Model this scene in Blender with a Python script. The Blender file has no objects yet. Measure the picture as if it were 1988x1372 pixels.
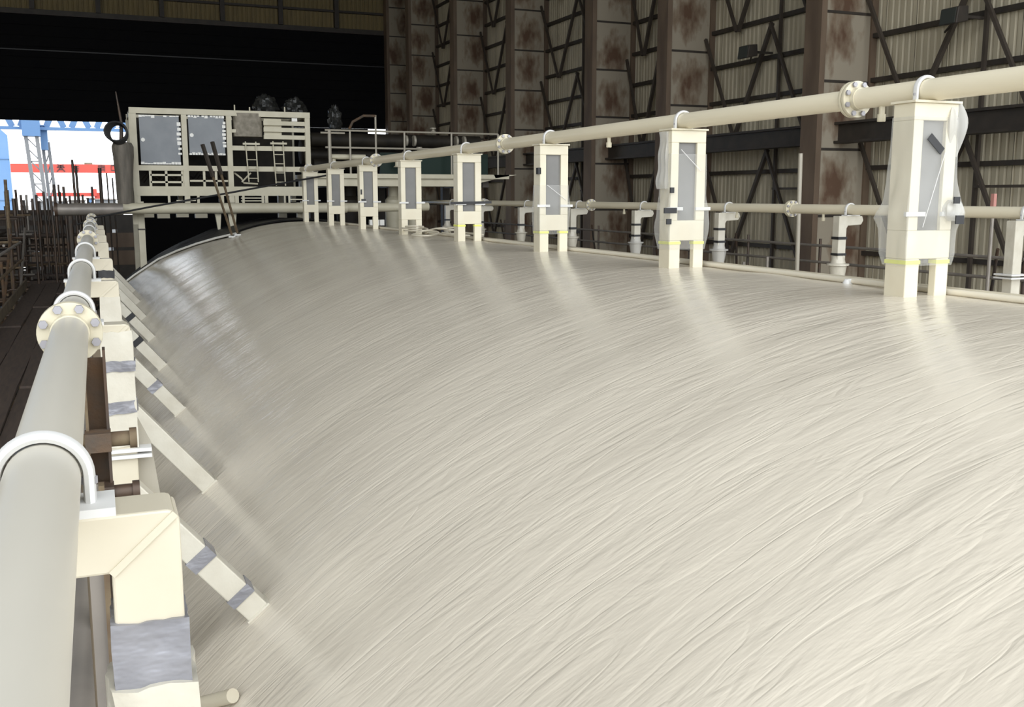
import bpy, bmesh, math, random
import numpy as np
from mathutils import Vector, Matrix, noise
random.seed(7)
SC = bpy.context.scene
C = SC.collection
H = 12.5                      # eye height above the hall floor; all coordinates below are metres from the eye

# ---------------------------------------------------------------- camera
F, CX, CY, VP = 1950.0, 994.0, 686.0, (186.0, 380.0)
pit = math.atan((CY - VP[1]) / F)
yaw = math.atan((CX - VP[0]) / math.hypot(F, CY - VP[1]))
fw = Vector((math.sin(yaw) * math.cos(pit), math.cos(yaw) * math.cos(pit), -math.sin(pit)))
rt = Vector((math.cos(yaw), -math.sin(yaw), 0))
up = rt.cross(fw)
cam_d = bpy.data.cameras.new('camera')
cam_d.sensor_width = 36
cam_d.lens = F / 1988 * 36
cam_d.clip_start = 0.05
cam_d.clip_end = 2000
cam = bpy.data.objects.new('camera', cam_d)
C.objects.link(cam)
M = Matrix.Identity(4)
for i in range(3):
    M[i][0], M[i][1], M[i][2] = rt[i], up[i], -fw[i]
M[2][3] = H
cam.matrix_world = M
SC.camera = cam

# ---------------------------------------------------------------- sky, daylight, exposure
wd = bpy.data.worlds.new('overcast_sky')
SC.world = wd
wd.use_nodes = True
bg = wd.node_tree.nodes['Background']
bg.inputs['Color'].default_value = (0.93, 0.97, 1.0, 1)
bg.inputs['Strength'].default_value = 1.0
SC.view_settings.view_transform = 'Standard'
SC.view_settings.look = 'None'
SC.view_settings.gamma = 1
SC.view_settings.use_curve_mapping = False
SC.view_settings.exposure = 1.9
cy_ = SC.cycles
cy_.use_denoising = True
cy_.max_bounces = 8
cy_.diffuse_bounces = 5
cy_.glossy_bounces = 4
cy_.transparent_max_bounces = 12
cy_.caustics_reflective = False
cy_.caustics_refractive = False
cy_.sample_clamp_indirect = 6


def portal(name, loc, rot, sx, sy):
    d = bpy.data.lights.new(name, 'AREA')
    d.shape = 'RECTANGLE'
    d.size, d.size_y = sx, sy
    d.cycles.is_portal = True
    o = bpy.data.objects.new(name, d)
    C.objects.link(o)
    o.location = loc
    o.rotation_euler = rot
    return o


YREAR, YEND, XL, XR, ZROOF = -2.0, 60.0, -20.0, 18.0, 15.0
portal('rear_opening_daylight', ((XL + XR) / 2, YREAR, (ZROOF + H) / 2), (math.radians(90), 0, 0), XR - XL, ZROOF + H)


# ---------------------------------------------------------------- pixel helpers (a pixel gives a direction)
def ray(x, y):
    return fw * F + rt * (x - CX) + up * (CY - y)


def atX(x, y, v):
    d = ray(x, y)
    return d * (v / d.x)


def atY(x, y, v):
    d = ray(x, y)
    return d * (v / d.y)


def atZ(x, y, v):
    d = ray(x, y)
    return d * (v / d.z)


# ---------------------------------------------------------------- materials
MAT = {}


def mat(name, col, rough=0.5, metal=0.0, col2=None, nscale=6.0, stretch=(1, 1, 1), lo=0.35, hi=0.65, bump=0.0,
        bscale=40.0, coords='Object', spec=0.5, bstretch=(1, 1, 1), coat=0.0, alpha=1.0):
    m = bpy.data.materials.new(name)
    m.use_nodes = True
    nt = m.node_tree
    b = nt.nodes['Principled BSDF']
    b.inputs['Base Color'].default_value = (*col, 1)
    b.inputs['Roughness'].default_value = rough
    b.inputs['Metallic'].default_value = metal
    b.inputs['Specular IOR Level'].default_value = spec
    b.inputs['Coat Weight'].default_value = coat
    tc = nt.nodes.new('ShaderNodeTexCoord')
    if col2 is not None:
        mp = nt.nodes.new('ShaderNodeMapping')
        mp.inputs['Scale'].default_value = stretch
        nz = nt.nodes.new('ShaderNodeTexNoise')
        nz.inputs['Scale'].default_value = nscale
        nz.inputs['Detail'].default_value = 5
        cr = nt.nodes.new('ShaderNodeValToRGB')
        cr.color_ramp.elements[0].position = lo
        cr.color_ramp.elements[1].position = hi
        cr.color_ramp.elements[0].color = (*col, 1)
        cr.color_ramp.elements[1].color = (*col2, 1)
        nt.links.new(tc.outputs[coords], mp.inputs['Vector'])
        nt.links.new(mp.outputs['Vector'], nz.inputs['Vector'])
        nt.links.new(nz.outputs['Fac'], cr.inputs['Fac'])
        nt.links.new(cr.outputs['Color'], b.inputs['Base Color'])
    if bump:
        mp = nt.nodes.new('ShaderNodeMapping')
        mp.inputs['Scale'].default_value = bstretch
        nz = nt.nodes.new('ShaderNodeTexNoise')
        nz.inputs['Scale'].default_value = bscale
        nz.inputs['Detail'].default_value = 4
        bp = nt.nodes.new('ShaderNodeBump')
        bp.inputs['Strength'].default_value = 1
        bp.inputs['Distance'].default_value = bump
        nt.links.new(tc.outputs[coords], mp.inputs['Vector'])
        nt.links.new(mp.outputs['Vector'], nz.inputs['Vector'])
        nt.links.new(nz.outputs['Fac'], bp.inputs['Height'])
        nt.links.new(bp.outputs['Normal'], b.inputs['Normal'])
    MAT[name] = m
    return m


def film(name, col, opacity=0.5, rough=0.2):
    m = mat(name, col, rough, bump=0.003, bscale=14)
    nt = m.node_tree
    b = nt.nodes['Principled BSDF']
    out = nt.nodes['Material Output']
    tr = nt.nodes.new('ShaderNodeBsdfTransparent')
    mx = nt.nodes.new('ShaderNodeMixShader')
    lw = nt.nodes.new('ShaderNodeLayerWeight')          # thin film reads denser where it turns edge-on
    lw.inputs['Blend'].default_value = 0.35
    mr = nt.nodes.new('ShaderNodeMapRange')
    mr.inputs['To Min'].default_value = opacity
    mr.inputs['To Max'].default_value = min(1, opacity + 0.4)
    nt.links.new(lw.outputs['Facing'], mr.inputs['Value'])
    nt.links.new(mr.outputs['Result'], mx.inputs['Fac'])
    nt.links.new(tr.outputs[0], mx.inputs[1])
    nt.links.new(b.outputs[0], mx.inputs[2])
    nt.links.new(mx.outputs[0], out.inputs['Surface'])
    return m


mat('cream', (0.53, 0.475, 0.365), 0.34, col2=(0.57, 0.52, 0.41), nscale=5)
mat('cream_wrap', (0.51, 0.475, 0.395), 0.3, col2=(0.57, 0.54, 0.46), nscale=7, bump=0.006, bscale=11)
mat('pipe_cream', (0.72, 0.655, 0.50), 0.34, col2=(0.77, 0.70, 0.54), nscale=3, stretch=(1, .3, 1))
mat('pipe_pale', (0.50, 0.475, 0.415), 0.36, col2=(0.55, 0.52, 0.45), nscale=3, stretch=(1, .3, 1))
mat('frame_cream', (0.66, 0.60, 0.46), 0.36, col2=(0.70, 0.65, 0.51), nscale=5)
mat('faded_pink', (0.42, 0.20, 0.17), 0.7)
mat('flange_cream', (0.58, 0.53, 0.40), 0.35)
mat('skid_cream', (0.52, 0.48, 0.36), 0.5, col2=(0.58, 0.54, 0.42), nscale=4)
mat('white', (0.64, 0.635, 0.62), 0.6, spec=0.3)
mat('bolt_grey', (0.33, 0.32, 0.34), 0.45, 0.3)
mat('silver_tape', (0.21, 0.21, 0.23), 0.26, 0.2, col2=(0.29, 0.29, 0.315), nscale=7, bump=0.022, bscale=5, bstretch=(1, 1, 2))
mat('black_tape', (0.012, 0.012, 0.014), 0.45)
mat('yellow_tape', (0.75, 0.78, 0.16), 0.4)
mat('panel_grey', (0.165, 0.162, 0.155), 0.45, col2=(0.20, 0.196, 0.19), nscale=4, spec=0.3)
mat('sheet_grey', (0.20, 0.215, 0.235), 0.5, col2=(0.235, 0.25, 0.27), nscale=3)
mat('sheet_white', (0.85, 0.84, 0.80), 0.5)
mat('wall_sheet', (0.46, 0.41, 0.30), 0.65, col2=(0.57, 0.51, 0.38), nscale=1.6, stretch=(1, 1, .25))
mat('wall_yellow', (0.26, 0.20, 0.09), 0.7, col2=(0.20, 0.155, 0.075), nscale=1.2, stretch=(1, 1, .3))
mat('dark_steel', (0.035, 0.029, 0.024), 0.6, col2=(0.05, 0.04, 0.032), nscale=3)
mat('brown_steel', (0.19, 0.135, 0.092), 0.65, col2=(0.13, 0.09, 0.062), nscale=2, stretch=(1, 1, .3))
mat('brace_steel', (0.075, 0.06, 0.048), 0.6, col2=(0.055, 0.043, 0.033), nscale=2)
mat('door_black', (0.005, 0.005, 0.006), 0.75, col2=(0.006, 0.006, 0.007), nscale=2, spec=0.1)
mat('door_line', (0.03, 0.03, 0.033), 0.5)
mat('concrete', (0.16, 0.15, 0.14), 0.85, col2=(0.22, 0.21, 0.19), nscale=0.6)
mat('yard', (0.30, 0.29, 0.27), 0.9, col2=(0.38, 0.37, 0.34), nscale=0.05)
mat('roof_dark', (0.07, 0.065, 0.055), 0.8)
mat('board_wood', (0.070, 0.048, 0.036), 0.75, col2=(0.045, 0.032, 0.026), nscale=5, stretch=(6, .6, 1))
mat('tube_dark', (0.045, 0.040, 0.036), 0.5, 0.3, col2=(0.09, 0.055, 0.035), nscale=4)
mat('tube_grey', (0.21, 0.19, 0.17), 0.45, 0.3, col2=(0.28, 0.25, 0.22), nscale=4)
mat('tube_light', (0.36, 0.33, 0.27), 0.45, 0.1)
mat('rust', (0.12, 0.065, 0.03), 0.8, col2=(0.07, 0.055, 0.042), nscale=9, bump=0.004, bscale=50)
mat('rust_edge', (0.10, 0.065, 0.038), 0.8, col2=(0.16, 0.12, 0.07), nscale=14)
mat('old_timber', (0.15, 0.115, 0.075), 0.8, col2=(0.08, 0.065, 0.045), nscale=8, stretch=(1, 1, .2))
mat('tarp_black', (0.008, 0.008, 0.009), 0.55, col2=(0.012, 0.012, 0.013), nscale=3, bump=0.03, bscale=5, spec=0.2)
mat('bag_black', (0.010, 0.0105, 0.010), 0.3, col2=(0.03, 0.03, 0.028), nscale=5, bump=0.03, bscale=7, spec=0.3)
mat('cloth_brown', (0.17, 0.15, 0.125), 0.85, col2=(0.10, 0.09, 0.075), nscale=3, stretch=(4, 4, .5), bump=0.02, bscale=8)
mat('hose_black', (0.012, 0.012, 0.013), 0.45)
mat('rope', (0.66, 0.61, 0.50), 0.6)
mat('insulation', (0.30, 0.27, 0.22), 0.8, col2=(0.20, 0.18, 0.14), nscale=9, bump=0.03, bscale=12)
mat('blue_steel', (0.14, 0.27, 0.50), 0.5, col2=(0.18, 0.31, 0.53), nscale=.3)
mat('crane_blue', (0.10, 0.20, 0.38), 0.5)
mat('crane_white', (0.19, 0.195, 0.205), 0.5)
mat('crane_red', (0.42, 0.045, 0.03), 0.5, col2=(0.46, 0.06, 0.04), nscale=.1)
mat('glyph_dark', (0.06, 0.02, 0.02), 0.6)
mat('green_steel', (0.008, 0.022, 0.016), 0.5, spec=.2)
mat('yard_white', (0.22, 0.22, 0.22), 0.7)
mat('lamp_glass', (0.05, 0.055, 0.05), 0.4)
mat('mottled_black', (0.014, 0.012, 0.010), 0.6, col2=(0.03, 0.025, 0.018), nscale=3, spec=0.2)  # near-black brown mottle for insulated pipes and the skid's backing sheets
film('film_clear', (0.66, 0.655, 0.62), 0.16)
film('film_white', (0.60, 0.59, 0.56), 0.5)


def tank_material():
    m = bpy.data.materials.new('tank_wrap')
    m.use_nodes = True
    nt = m.node_tree
    L = nt.links.new
    b = nt.nodes['Principled BSDF']
    uv = nt.nodes.new('ShaderNodeUVMap')
    uv.uv_map = 'surface'

    def nz(scale, sx, sy, rot, detail, dist=0.0):
        mp = nt.nodes.new('ShaderNodeMapping')
        mp.inputs['Scale'].default_value = (sx, sy, 1)
        mp.inputs['Rotation'].default_value = (0, 0, rot)
        n = nt.nodes.new('ShaderNodeTexNoise')
        n.inputs['Scale'].default_value = scale
        n.inputs['Detail'].default_value = detail
        n.inputs['Distortion'].default_value = dist
        L(uv.outputs['UV'], mp.inputs['Vector'])
        L(mp.outputs['Vector'], n.inputs['Vector'])
        return n.outputs['Fac']

    def math_(op, a, bb):
        n = nt.nodes.new('ShaderNodeMath')
        n.operation = op
        for i, v in enumerate((a, bb)):
            if isinstance(v, (int, float)):
                n.inputs[i].default_value = v
            else:
                L(v, n.inputs[i])
        return n.outputs[0]
    big = nz(1.0, 5.0, 0.9, 0.16, 4, 0.6)
    mid = nz(1.0, 17.0, 2.6, -0.10, 4, 0.4)
    fine = nz(1.0, 70.0, 12.0, 0.1, 3, 0.3)
    ridge = math_('ABSOLUTE', math_('SUBTRACT', nz(1.0, 8.0, 1.3, 0.28, 3, 0.8), 0.5), 0)
    ridge = math_('MULTIPLY', math_('MINIMUM', ridge, 0.06), -8.0)
    h = math_('ADD', math_('MULTIPLY', big, 1.1), math_('MULTIPLY', mid, 0.55))
    h = math_('ADD', h, math_('MULTIPLY', fine, 0.13))
    h = math_('ADD', h, math_('MULTIPLY', ridge, 0.35))
    h = math_('ADD', h, math_('MULTIPLY', nz(1.0, 7.0, 3.4, 0.5, 3, 1.0), 0.75))
    bp = nt.nodes.new('ShaderNodeBump')
    bp.inputs['Strength'].default_value = 1.0
    bp.inputs['Distance'].default_value = 0.006
    L(h, bp.inputs['Height'])
    L(bp.outputs['Normal'], b.inputs['Normal'])
    cr = nt.nodes.new('ShaderNodeValToRGB')
    cr.color_ramp.elements[0].position = 0.3
    cr.color_ramp.elements[1].position = 0.7
    cr.color_ramp.elements[0].color = (0.60, 0.545, 0.455, 1)
    cr.color_ramp.elements[1].color = (0.68, 0.62, 0.52, 1)
    L(nz(1.0, 1.4, 0.5, 0.1, 4), cr.inputs['Fac'])
    L(cr.outputs['Color'], b.inputs['Base Color'])
    b.inputs['Roughness'].default_value = 0.21
    b.inputs['Specular IOR Level'].default_value = 0.5
    MAT['tank_wrap'] = m


tank_material()


def column_panel_material():
    m = bpy.data.materials.new('column_panel')
    m.use_nodes = True
    nt = m.node_tree
    L = nt.links.new
    b = nt.nodes['Principled BSDF']
    b.inputs['Roughness'].default_value = 0.75
    tc = nt.nodes.new('ShaderNodeTexCoord')
    oi = nt.nodes.new('ShaderNodeObjectInfo')
    mp = nt.nodes.new('ShaderNodeMapping')
    mp.inputs['Scale'].default_value = (2.2, 2.2, 1.0)
    L(tc.outputs['Object'], mp.inputs['Vector'])
    L(oi.outputs['Location'], mp.inputs['Location'])
    nz = nt.nodes.new('ShaderNodeTexNoise')
    nz.inputs['Scale'].default_value = 2.0
    nz.inputs['Detail'].default_value = 6
    L(mp.outputs['Vector'], nz.inputs['Vector'])
    dist = nt.nodes.new('ShaderNodeVectorMath')
    dist.operation = 'DISTANCE'
    cn = nt.nodes.new('ShaderNodeCombineXYZ')
    r1 = nt.nodes.new('ShaderNodeMath')
    r1.operation = 'MULTIPLY_ADD'
    r1.inputs[1].default_value, r1.inputs[2].default_value = 0.5, 0.25
    r2 = nt.nodes.new('ShaderNodeMath')
    r2.operation = 'PINGPONG'
    r2.inputs[1].default_value = 0.13
    r3 = nt.nodes.new('ShaderNodeMath')
    r3.operation = 'MULTIPLY_ADD'
    r3.inputs[1].default_value, r3.inputs[2].default_value = 4.0, 0.15
    L(oi.outputs['Random'], r1.inputs[0])
    L(oi.outputs['Random'], r2.inputs[0])
    L(r2.outputs[0], r3.inputs[0])
    L(r1.outputs[0], cn.inputs['X'])
    L(r3.outputs[0], cn.inputs['Z'])
    L(cn.outputs[0], dist.inputs[1])
    fl = nt.nodes.new('ShaderNodeVectorMath')
    fl.operation = 'MULTIPLY'
    fl.inputs[1].default_value = (1, 0, .9)
    L(tc.outputs['Generated'], fl.inputs[0])
    L(fl.outputs['Vector'], dist.inputs[0])
    sub = nt.nodes.new('ShaderNodeMath')
    sub.operation = 'SUBTRACT'
    L(nz.outputs['Fac'], sub.inputs[0])
    L(dist.outputs['Value'], sub.inputs[1])
    cr = nt.nodes.new('ShaderNodeValToRGB')
    e = cr.color_ramp.elements
    e[0].position, e[1].position = 0.02, 0.44
    e[0].color = (0.37, 0.32, 0.245, 1)
    e[1].color = (0.125, 0.07, 0.042, 1)
    x = e.new(0.22)
    x.color = (0.24, 0.18, 0.125, 1)
    L(sub.outputs[0], cr.inputs['Fac'])
    L(cr.outputs['Color'], b.inputs['Base Color'])
    MAT['column_panel'] = m


column_panel_material()


# ---------------------------------------------------------------- mesh builder
class MB:
    def __init__(s):
        s.v, s.f, s.smooth = [], [], False

    def add(s, vs, fs):
        n = len(s.v)
        s.v += [tuple(p) for p in vs]
        s.f += [tuple(i + n for i in q) for q in fs]
        return s

    def box(s, x0, x1, y0, y1, z0, z1):
        vs = [(x, y, z) for x in (x0, x1) for y in (y0, y1) for z in (z0, z1)]
        return s.add(vs, [(0, 1, 3, 2), (4, 6, 7, 5), (0, 4, 5, 1), (2, 3, 7, 6), (0, 2, 6, 4), (1, 5, 7, 3)])

    def bar(s, p, q, w, h, upv=(0, 0, 1), w2=None, h2=None):
        p, q = Vector(p), Vector(q)
        d = (q - p).normalized()
        u = Vector(upv)
        if abs(d.dot(u)) > 0.98:
            u = Vector((0, 1, 0))
        a = d.cross(u).normalized()
        b = a.cross(d)
        vs = []
        for c, ww, hh in ((p, w, h), (q, w2 or w, h2 or h)):
            for sx, sz in ((-1, -1), (1, -1), (1, 1), (-1, 1)):
                vs.append(c + a * (sx * ww / 2) + b * (sz * hh / 2))
        return s.add(vs, [(3, 2, 1, 0), (4, 5, 6, 7), (0, 1, 5, 4), (1, 2, 6, 5), (2, 3, 7, 6), (3, 0, 4, 7)])

    def tube(s, pts, r, n=12, caps=True, closed=False):
        pts = [Vector(p) for p in pts]
        m = len(pts)
        rs = r if isinstance(r, (list, tuple)) else [r] * m
        vs, fs = [], []
        prev = None
        for i, p in enumerate(pts):
            if closed:
                d = pts[(i + 1) % m] - pts[i - 1]
            else:
                d = pts[min(i + 1, m - 1)] - pts[max(i - 1, 0)]
            d.normalize()
            if prev is None:
                u = Vector((0, 0, 1)) if abs(d.z) < 0.9 else Vector((1, 0, 0))
                a = d.cross(u).normalized()
            else:
                a = (prev - d * prev.dot(d)).normalized()
            prev = a
            b = d.cross(a)
            for k in range(n):
                t = 2 * math.pi * k / n
                vs.append(p + (a * math.cos(t) + b * math.sin(t)) * rs[i])
        for i in range(m if closed else m - 1):
            j = (i + 1) % m
            for k in range(n):
                l = (k + 1) % n
                fs.append((i * n + k, i * n + l, j * n + l, j * n + k))
        if caps and not closed:
            fs.append(tuple(range(n - 1, -1, -1)))
            fs.append(tuple((m - 1) * n + k for k in range(n)))
        s.smooth = True
        return s.add(vs, fs)

    def lathe(s, prof, c, axis='z', n=24):
        vs, fs = [], []
        for r, h in prof:
            for k in range(n):
                t = 2 * math.pi * k / n
                a, b = r * math.cos(t), r * math.sin(t)
                vs.append({'z': (c[0] + a, c[1] + b, c[2] + h), 'y': (c[0] + a, c[1] + h, c[2] + b),
                           'x': (c[0] + h, c[1] + a, c[2] + b)}[axis])
        m = len(prof)
        for i in range(m - 1):
            for k in range(n):
                l = (k + 1) % n
                fs.append((i * n + k, i * n + l, (i + 1) * n + l, (i + 1) * n + k))
        fs.append(tuple(range(n - 1, -1, -1)))
        fs.append(tuple((m - 1) * n + k for k in range(n)))
        s.smooth = True
        return s.add(vs, fs)

    def prism(s, poly, y0, y1):
        """poly: list of (x, z); extruded along y"""
        n = len(poly)
        vs = [(x, y0, z) for x, z in poly] + [(x, y1, z) for x, z in poly]
        fs = [tuple(range(n)), tuple(range(2 * n - 1, n - 1, -1))]
        fs += [(i, n + i, n + (i + 1) % n, (i + 1) % n) for i in range(n)]
        return s.add(vs, fs)

    def rings(s, loops, cap=True):
        n = len(loops[0])
        vs, fs = [], []
        for l in loops:
            vs += l
        for i in range(len(loops) - 1):
            for k in range(n):
                l = (k + 1) % n
                fs.append((i * n + k, i * n + l, (i + 1) * n + l, (i + 1) * n + k))
        if cap:
            fs.append(tuple(range(n - 1, -1, -1)))
            fs.append(tuple((len(loops) - 1) * n + k for k in range(n)))
        s.smooth = True
        return s.add(vs, fs)

    def mesh(s, name, o):
        me = bpy.data.meshes.new(name)
        ox, oy, oz = o
        me.from_pydata([(p[0] - ox, p[1] - oy, p[2] - oz) for p in s.v], [], s.f)
        me.update()
        bm = bmesh.new()
        bm.from_mesh(me)
        bmesh.ops.recalc_face_normals(bm, faces=bm.faces)
        bm.to_mesh(me)
        bm.free()
        if s.smooth:
            me.polygons.foreach_set('use_smooth', [True] * len(me.polygons))
            me.set_sharp_from_angle(angle=math.radians(38))
        return me

    def build(s, name, m, parent=None, loc=None, bev=0.0):
        o = ORG[parent.name] if parent is not None else (loc or (0, 0, 0))
        me = s.mesh(name, o)
        me.materials.append(MAT[m])
        ob = bpy.data.objects.new(name, me)
        C.objects.link(ob)
        if parent is not None:
            ob.parent = parent
        else:
            ob.location = (o[0], o[1], o[2] + H)
        ORG[ob.name] = o
        if bev:
            bv = ob.modifiers.new('bevel', 'BEVEL')
            bv.width = bev
            bv.segments = 2
            bv.limit_method = 'ANGLE'
        return ob


ORG = {}
CACHE = {}


def tag(o, label, cat, group=None):
    o['label'] = label
    o['category'] = cat
    if group:
        o['group'] = group
    return o


def struct(o, label=None):
    o['kind'] = 'structure'
    if label:
        o['label'] = label
    return o


def thing(name, label, cat, loc, group=None):
    o = bpy.data.objects.new(name, None)
    o.empty_display_size = 0.1
    C.objects.link(o)
    o.location = (loc[0], loc[1], loc[2] + H)
    ORG[o.name] = tuple(loc)
    return tag(o, label, cat, group)


def inst(name, key, make, m, parent, loc, rot=(0, 0, 0)):
    """a small piece that shares its mesh with its fellows; loc in eye coordinates"""
    if key not in CACHE:
        me = make().mesh(name, (0, 0, 0))
        me.materials.append(MAT[m])
        CACHE[key] = me
    ob = bpy.data.objects.new(name, CACHE[key])
    C.objects.link(ob)
    if parent is not None:
        o = ORG[parent.name]
        ob.parent = parent
        ob.location = (loc[0] - o[0], loc[1] - o[1], loc[2] - o[2])
    else:
        ob.location = (loc[0], loc[1], loc[2] + H)
    ob.rotation_euler = rot
    ORG[ob.name] = ORG[parent.name] if parent is not None else loc
    return ob


def B():
    return MB()


# ================================================================ THE SETTING
struct(B().box(XL - .3, XR + .6, YREAR, YEND, -H - .2, -H).build('floor', 'concrete', loc=(0, 0, -H)), 'grey concrete floor of the hall')
struct(B().box(-700, 900, -500, 1500, -H - .8, -H - .25).build('ground', 'yard', loc=(0, 0, -H)), 'pale yard outside the hall')
struct(B().box(XL - .3, XR + .6, YREAR, YEND + .3, ZROOF, ZROOF + .3).build('ceiling', 'roof_dark', loc=(0, 0, ZROOF)), 'dark hall roof')
struct(B().box(XL - .3, XL, YREAR, YEND, -H, ZROOF).build('wall_left', 'wall_sheet', loc=(XL, 0, -H)), 'sheeted side wall of the hall')

# right wall: backing, single corrugated sheets, girts, braces
wr = struct(B().box(XR + .12, XR + .2, YREAR, YEND, -H, ZROOF).build('wall_right', 'wall_sheet', loc=(XR, 0, -H)), 'corrugated hall wall in grimy grey-beige sheets')


def sheet_mesh(w, z0, z1, ribs=4):
    b = MB()
    poly = []
    p = w / ribs
    for i in range(ribs):
        a = i * p
        poly += [(a + .01, 0), (a + p * .62, 0), (a + p * .72, .045), (a + p * .9, .045)]
    poly.append((w - .005, 0))
    vs, fs = [], []
    for z in (z0, z1):
        vs += [(x, y, z) for y, x in [(q[0], q[1]) for q in poly]]
    n = len(poly)
    fs = [(i, i + 1, n + i + 1, n + i) for i in range(n - 1)]
    b.add(vs, fs)
    return b


for i in range(int(YEND - YREAR)):
    inst('wall_sheet', 'wsheet', lambda: sheet_mesh(1.0, 0, ZROOF + H, 5), 'wall_sheet', wr, (XR, YREAR + i, -H))
COLY = [13.2, 20.32, 27.42, 32.44, 39.94, 47.18, 54.72, 59.2]
for z in np.arange(-11.0, 14.5, 1.06):
    zz = float(z) + .03
    B().box(XR - .16, XR + .0, 5, YEND, zz - .055, zz + .055).build('girt', 'dark_steel', wr)
# crane girder along the wall
gd = B().box(16.85, 17.25, -6, YEND - .3, 1.27, 1.33).box(16.98, 17.1, -6, YEND - .3, 1.33, 1.72).box(16.85, 17.25, -6, YEND - .3, 1.72, 1.78).build('runway_girder', 'dark_steel', wr)
# wind bracing in front of the sheets: zigzag members between the columns
for a, b_ in zip(COLY[:-1], COLY[1:]):
    if b_ - a < 3:
        continue
    n = 2
    st = (b_ - a - .6) / n
    for lev, (z0, z1) in enumerate(((1.75, 4.75), (-1.75, 1.3), (4.75, 7.8), (7.8, 10.8))):
        for k in range(n):
            y0 = a + .55 + k * st
            B().bar((XR - .3, y0, z1), (XR - .3, y0 + st / 2, z0), .1, .1).build('brace', 'brace_steel', wr)
            B().bar((XR - .36, y0 + st / 2, z0), (XR - .36, y0 + st, z1), .08, .08).build('brace', 'brace_steel', wr)
    B().box(XR - .24, XR - .16, a + (b_ - a) * .5 - .04, a + (b_ - a) * .5 + .04, -H, 14.8).build('mullion', 'brace_steel', wr)
    B().bar((XR - .3, a + .9, .2), (XR - .3, a + .9 + st * .8, .2), .06, .06).build('tie', 'brace_steel', wr)

# hall columns: laced steel columns with plated webs
for i, y0 in enumerate(COLY):
    if i == 0:
        continue                      # outside the picture
    words = ['standing behind the nearest white support frame', 'right of the lone upright pole, rust blotches on plates',
             'behind the second white support frame, brown front edge', 'narrow pale plates, behind the rising cream pipe',
             'dark plates in the dim bay behind the pipe flange', 'deep in the dim half of the hall', 'close to the black hanging door',
             'in the corner beside the black door'][i]
    t = thing('steel_column', 'tall plated steel hall column, ' + words, 'column', (17.2, y0, -H), 'plated columns along the hall wall')
    xf = 16.42
    B().box(xf - .14, xf + .02, y0 - .06, y0 + .55, -H, ZROOF).build('front_flange', 'brown_steel', t)
    B().box(XR - .2, XR - .02, y0 - .06, y0 + .55, -H, ZROOF).build('rear_flange', 'brown_steel', t)
    z = -H
    lev = [z] + [float(q) for q in np.arange(2.75 - 9 * 1.62, 14.9, 1.62) if q > -H + .4] + [ZROOF]
    for za, zb in zip(lev[:-1], lev[1:]):
        cz = (za + zb) / 2
        hh = (zb - za) / 2 - .03
        key = 'cplate%.2f' % hh
        inst('web_plate', key, lambda hh=hh: MB().box(-.69, .69, 0, .06, -hh, hh), 'column_panel', t, ((xf + .02 + XR - .2) / 2, y0, cz))
        if za > -H:
            B().box(xf + .02, XR - .2, y0 - .03, y0 + .06, za - .03, za + .03).build('batten', 'dark_steel', t)

# far end wall: yellow-brown cladding above the door, black hanging door under it
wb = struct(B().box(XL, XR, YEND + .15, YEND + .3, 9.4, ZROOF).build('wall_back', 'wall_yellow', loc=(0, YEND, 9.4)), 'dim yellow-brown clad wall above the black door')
for i in range(int(XR - XL)):
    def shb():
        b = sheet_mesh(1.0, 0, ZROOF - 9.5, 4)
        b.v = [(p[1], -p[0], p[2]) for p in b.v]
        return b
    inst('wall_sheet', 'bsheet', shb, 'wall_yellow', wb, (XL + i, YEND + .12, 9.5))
B().box(XL, XR, YEND - .15, YEND + .1, 9.35, 9.62).build('header_beam', 'dark_steel', wb)
B().box(XL, XR, YEND - .12, YEND + .1, 10.5, 10.62).build('girt', 'dark_steel', wb)
for x in np.arange(XL + 1.5, XR, 3.2):
    B().box(x - .12, x + .12, YEND - .3, YEND + .1, 9.6, ZROOF).build('mullion', 'dark_steel', wb)
B().box(XL, 2.2, YEND + .1, YEND + .3, -H, -8.0).build('sill_wall', 'brown_steel', wb)
d1 = struct(B().box(XL, XR, YEND + .02, YEND + .1, 3.95, 9.4).build('door_1', 'door_black', loc=(0, YEND, 3.95)), 'black hanging hall door of wide horizontal leaves')
n = 10
for k in range(n):
    z0 = 3.95 + k * .54
    B().box(XL, XR, YEND - .05 - .012 * (k % 2), YEND + .02, z0 + .012, z0 + .53).build('door_leaf', 'door_black', d1)
B().box(XL, XR, YEND - .09, YEND - .05, 7.53, 7.58).build('guide_cable', 'door_line', d1)
B().box(XL, XR, YEND - .09, YEND - .05, 4.52, 4.55).build('guide_cable', 'door_black', d1)
d2 = struct(B().box(2.3, 15.3, YEND + .12, YEND + .3, -H, 3.95).build('door_2', 'door_black', loc=(8, YEND, -H)), 'black lower hall door behind the pipe skid')
B().box(15.3, XR, YEND + .12, YEND + .3, -H, 3.25).build('door_leaf', 'door_black', d2)

# ================================================================ THE TANK
R, XC, ZC = 5.40, 4.0, -0.523 - 5.40
Y0T, Y1T = -4.0, 23.4


def surf(x):
    return ZC + math.sqrt(R * R - (x - XC) ** 2)


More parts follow.
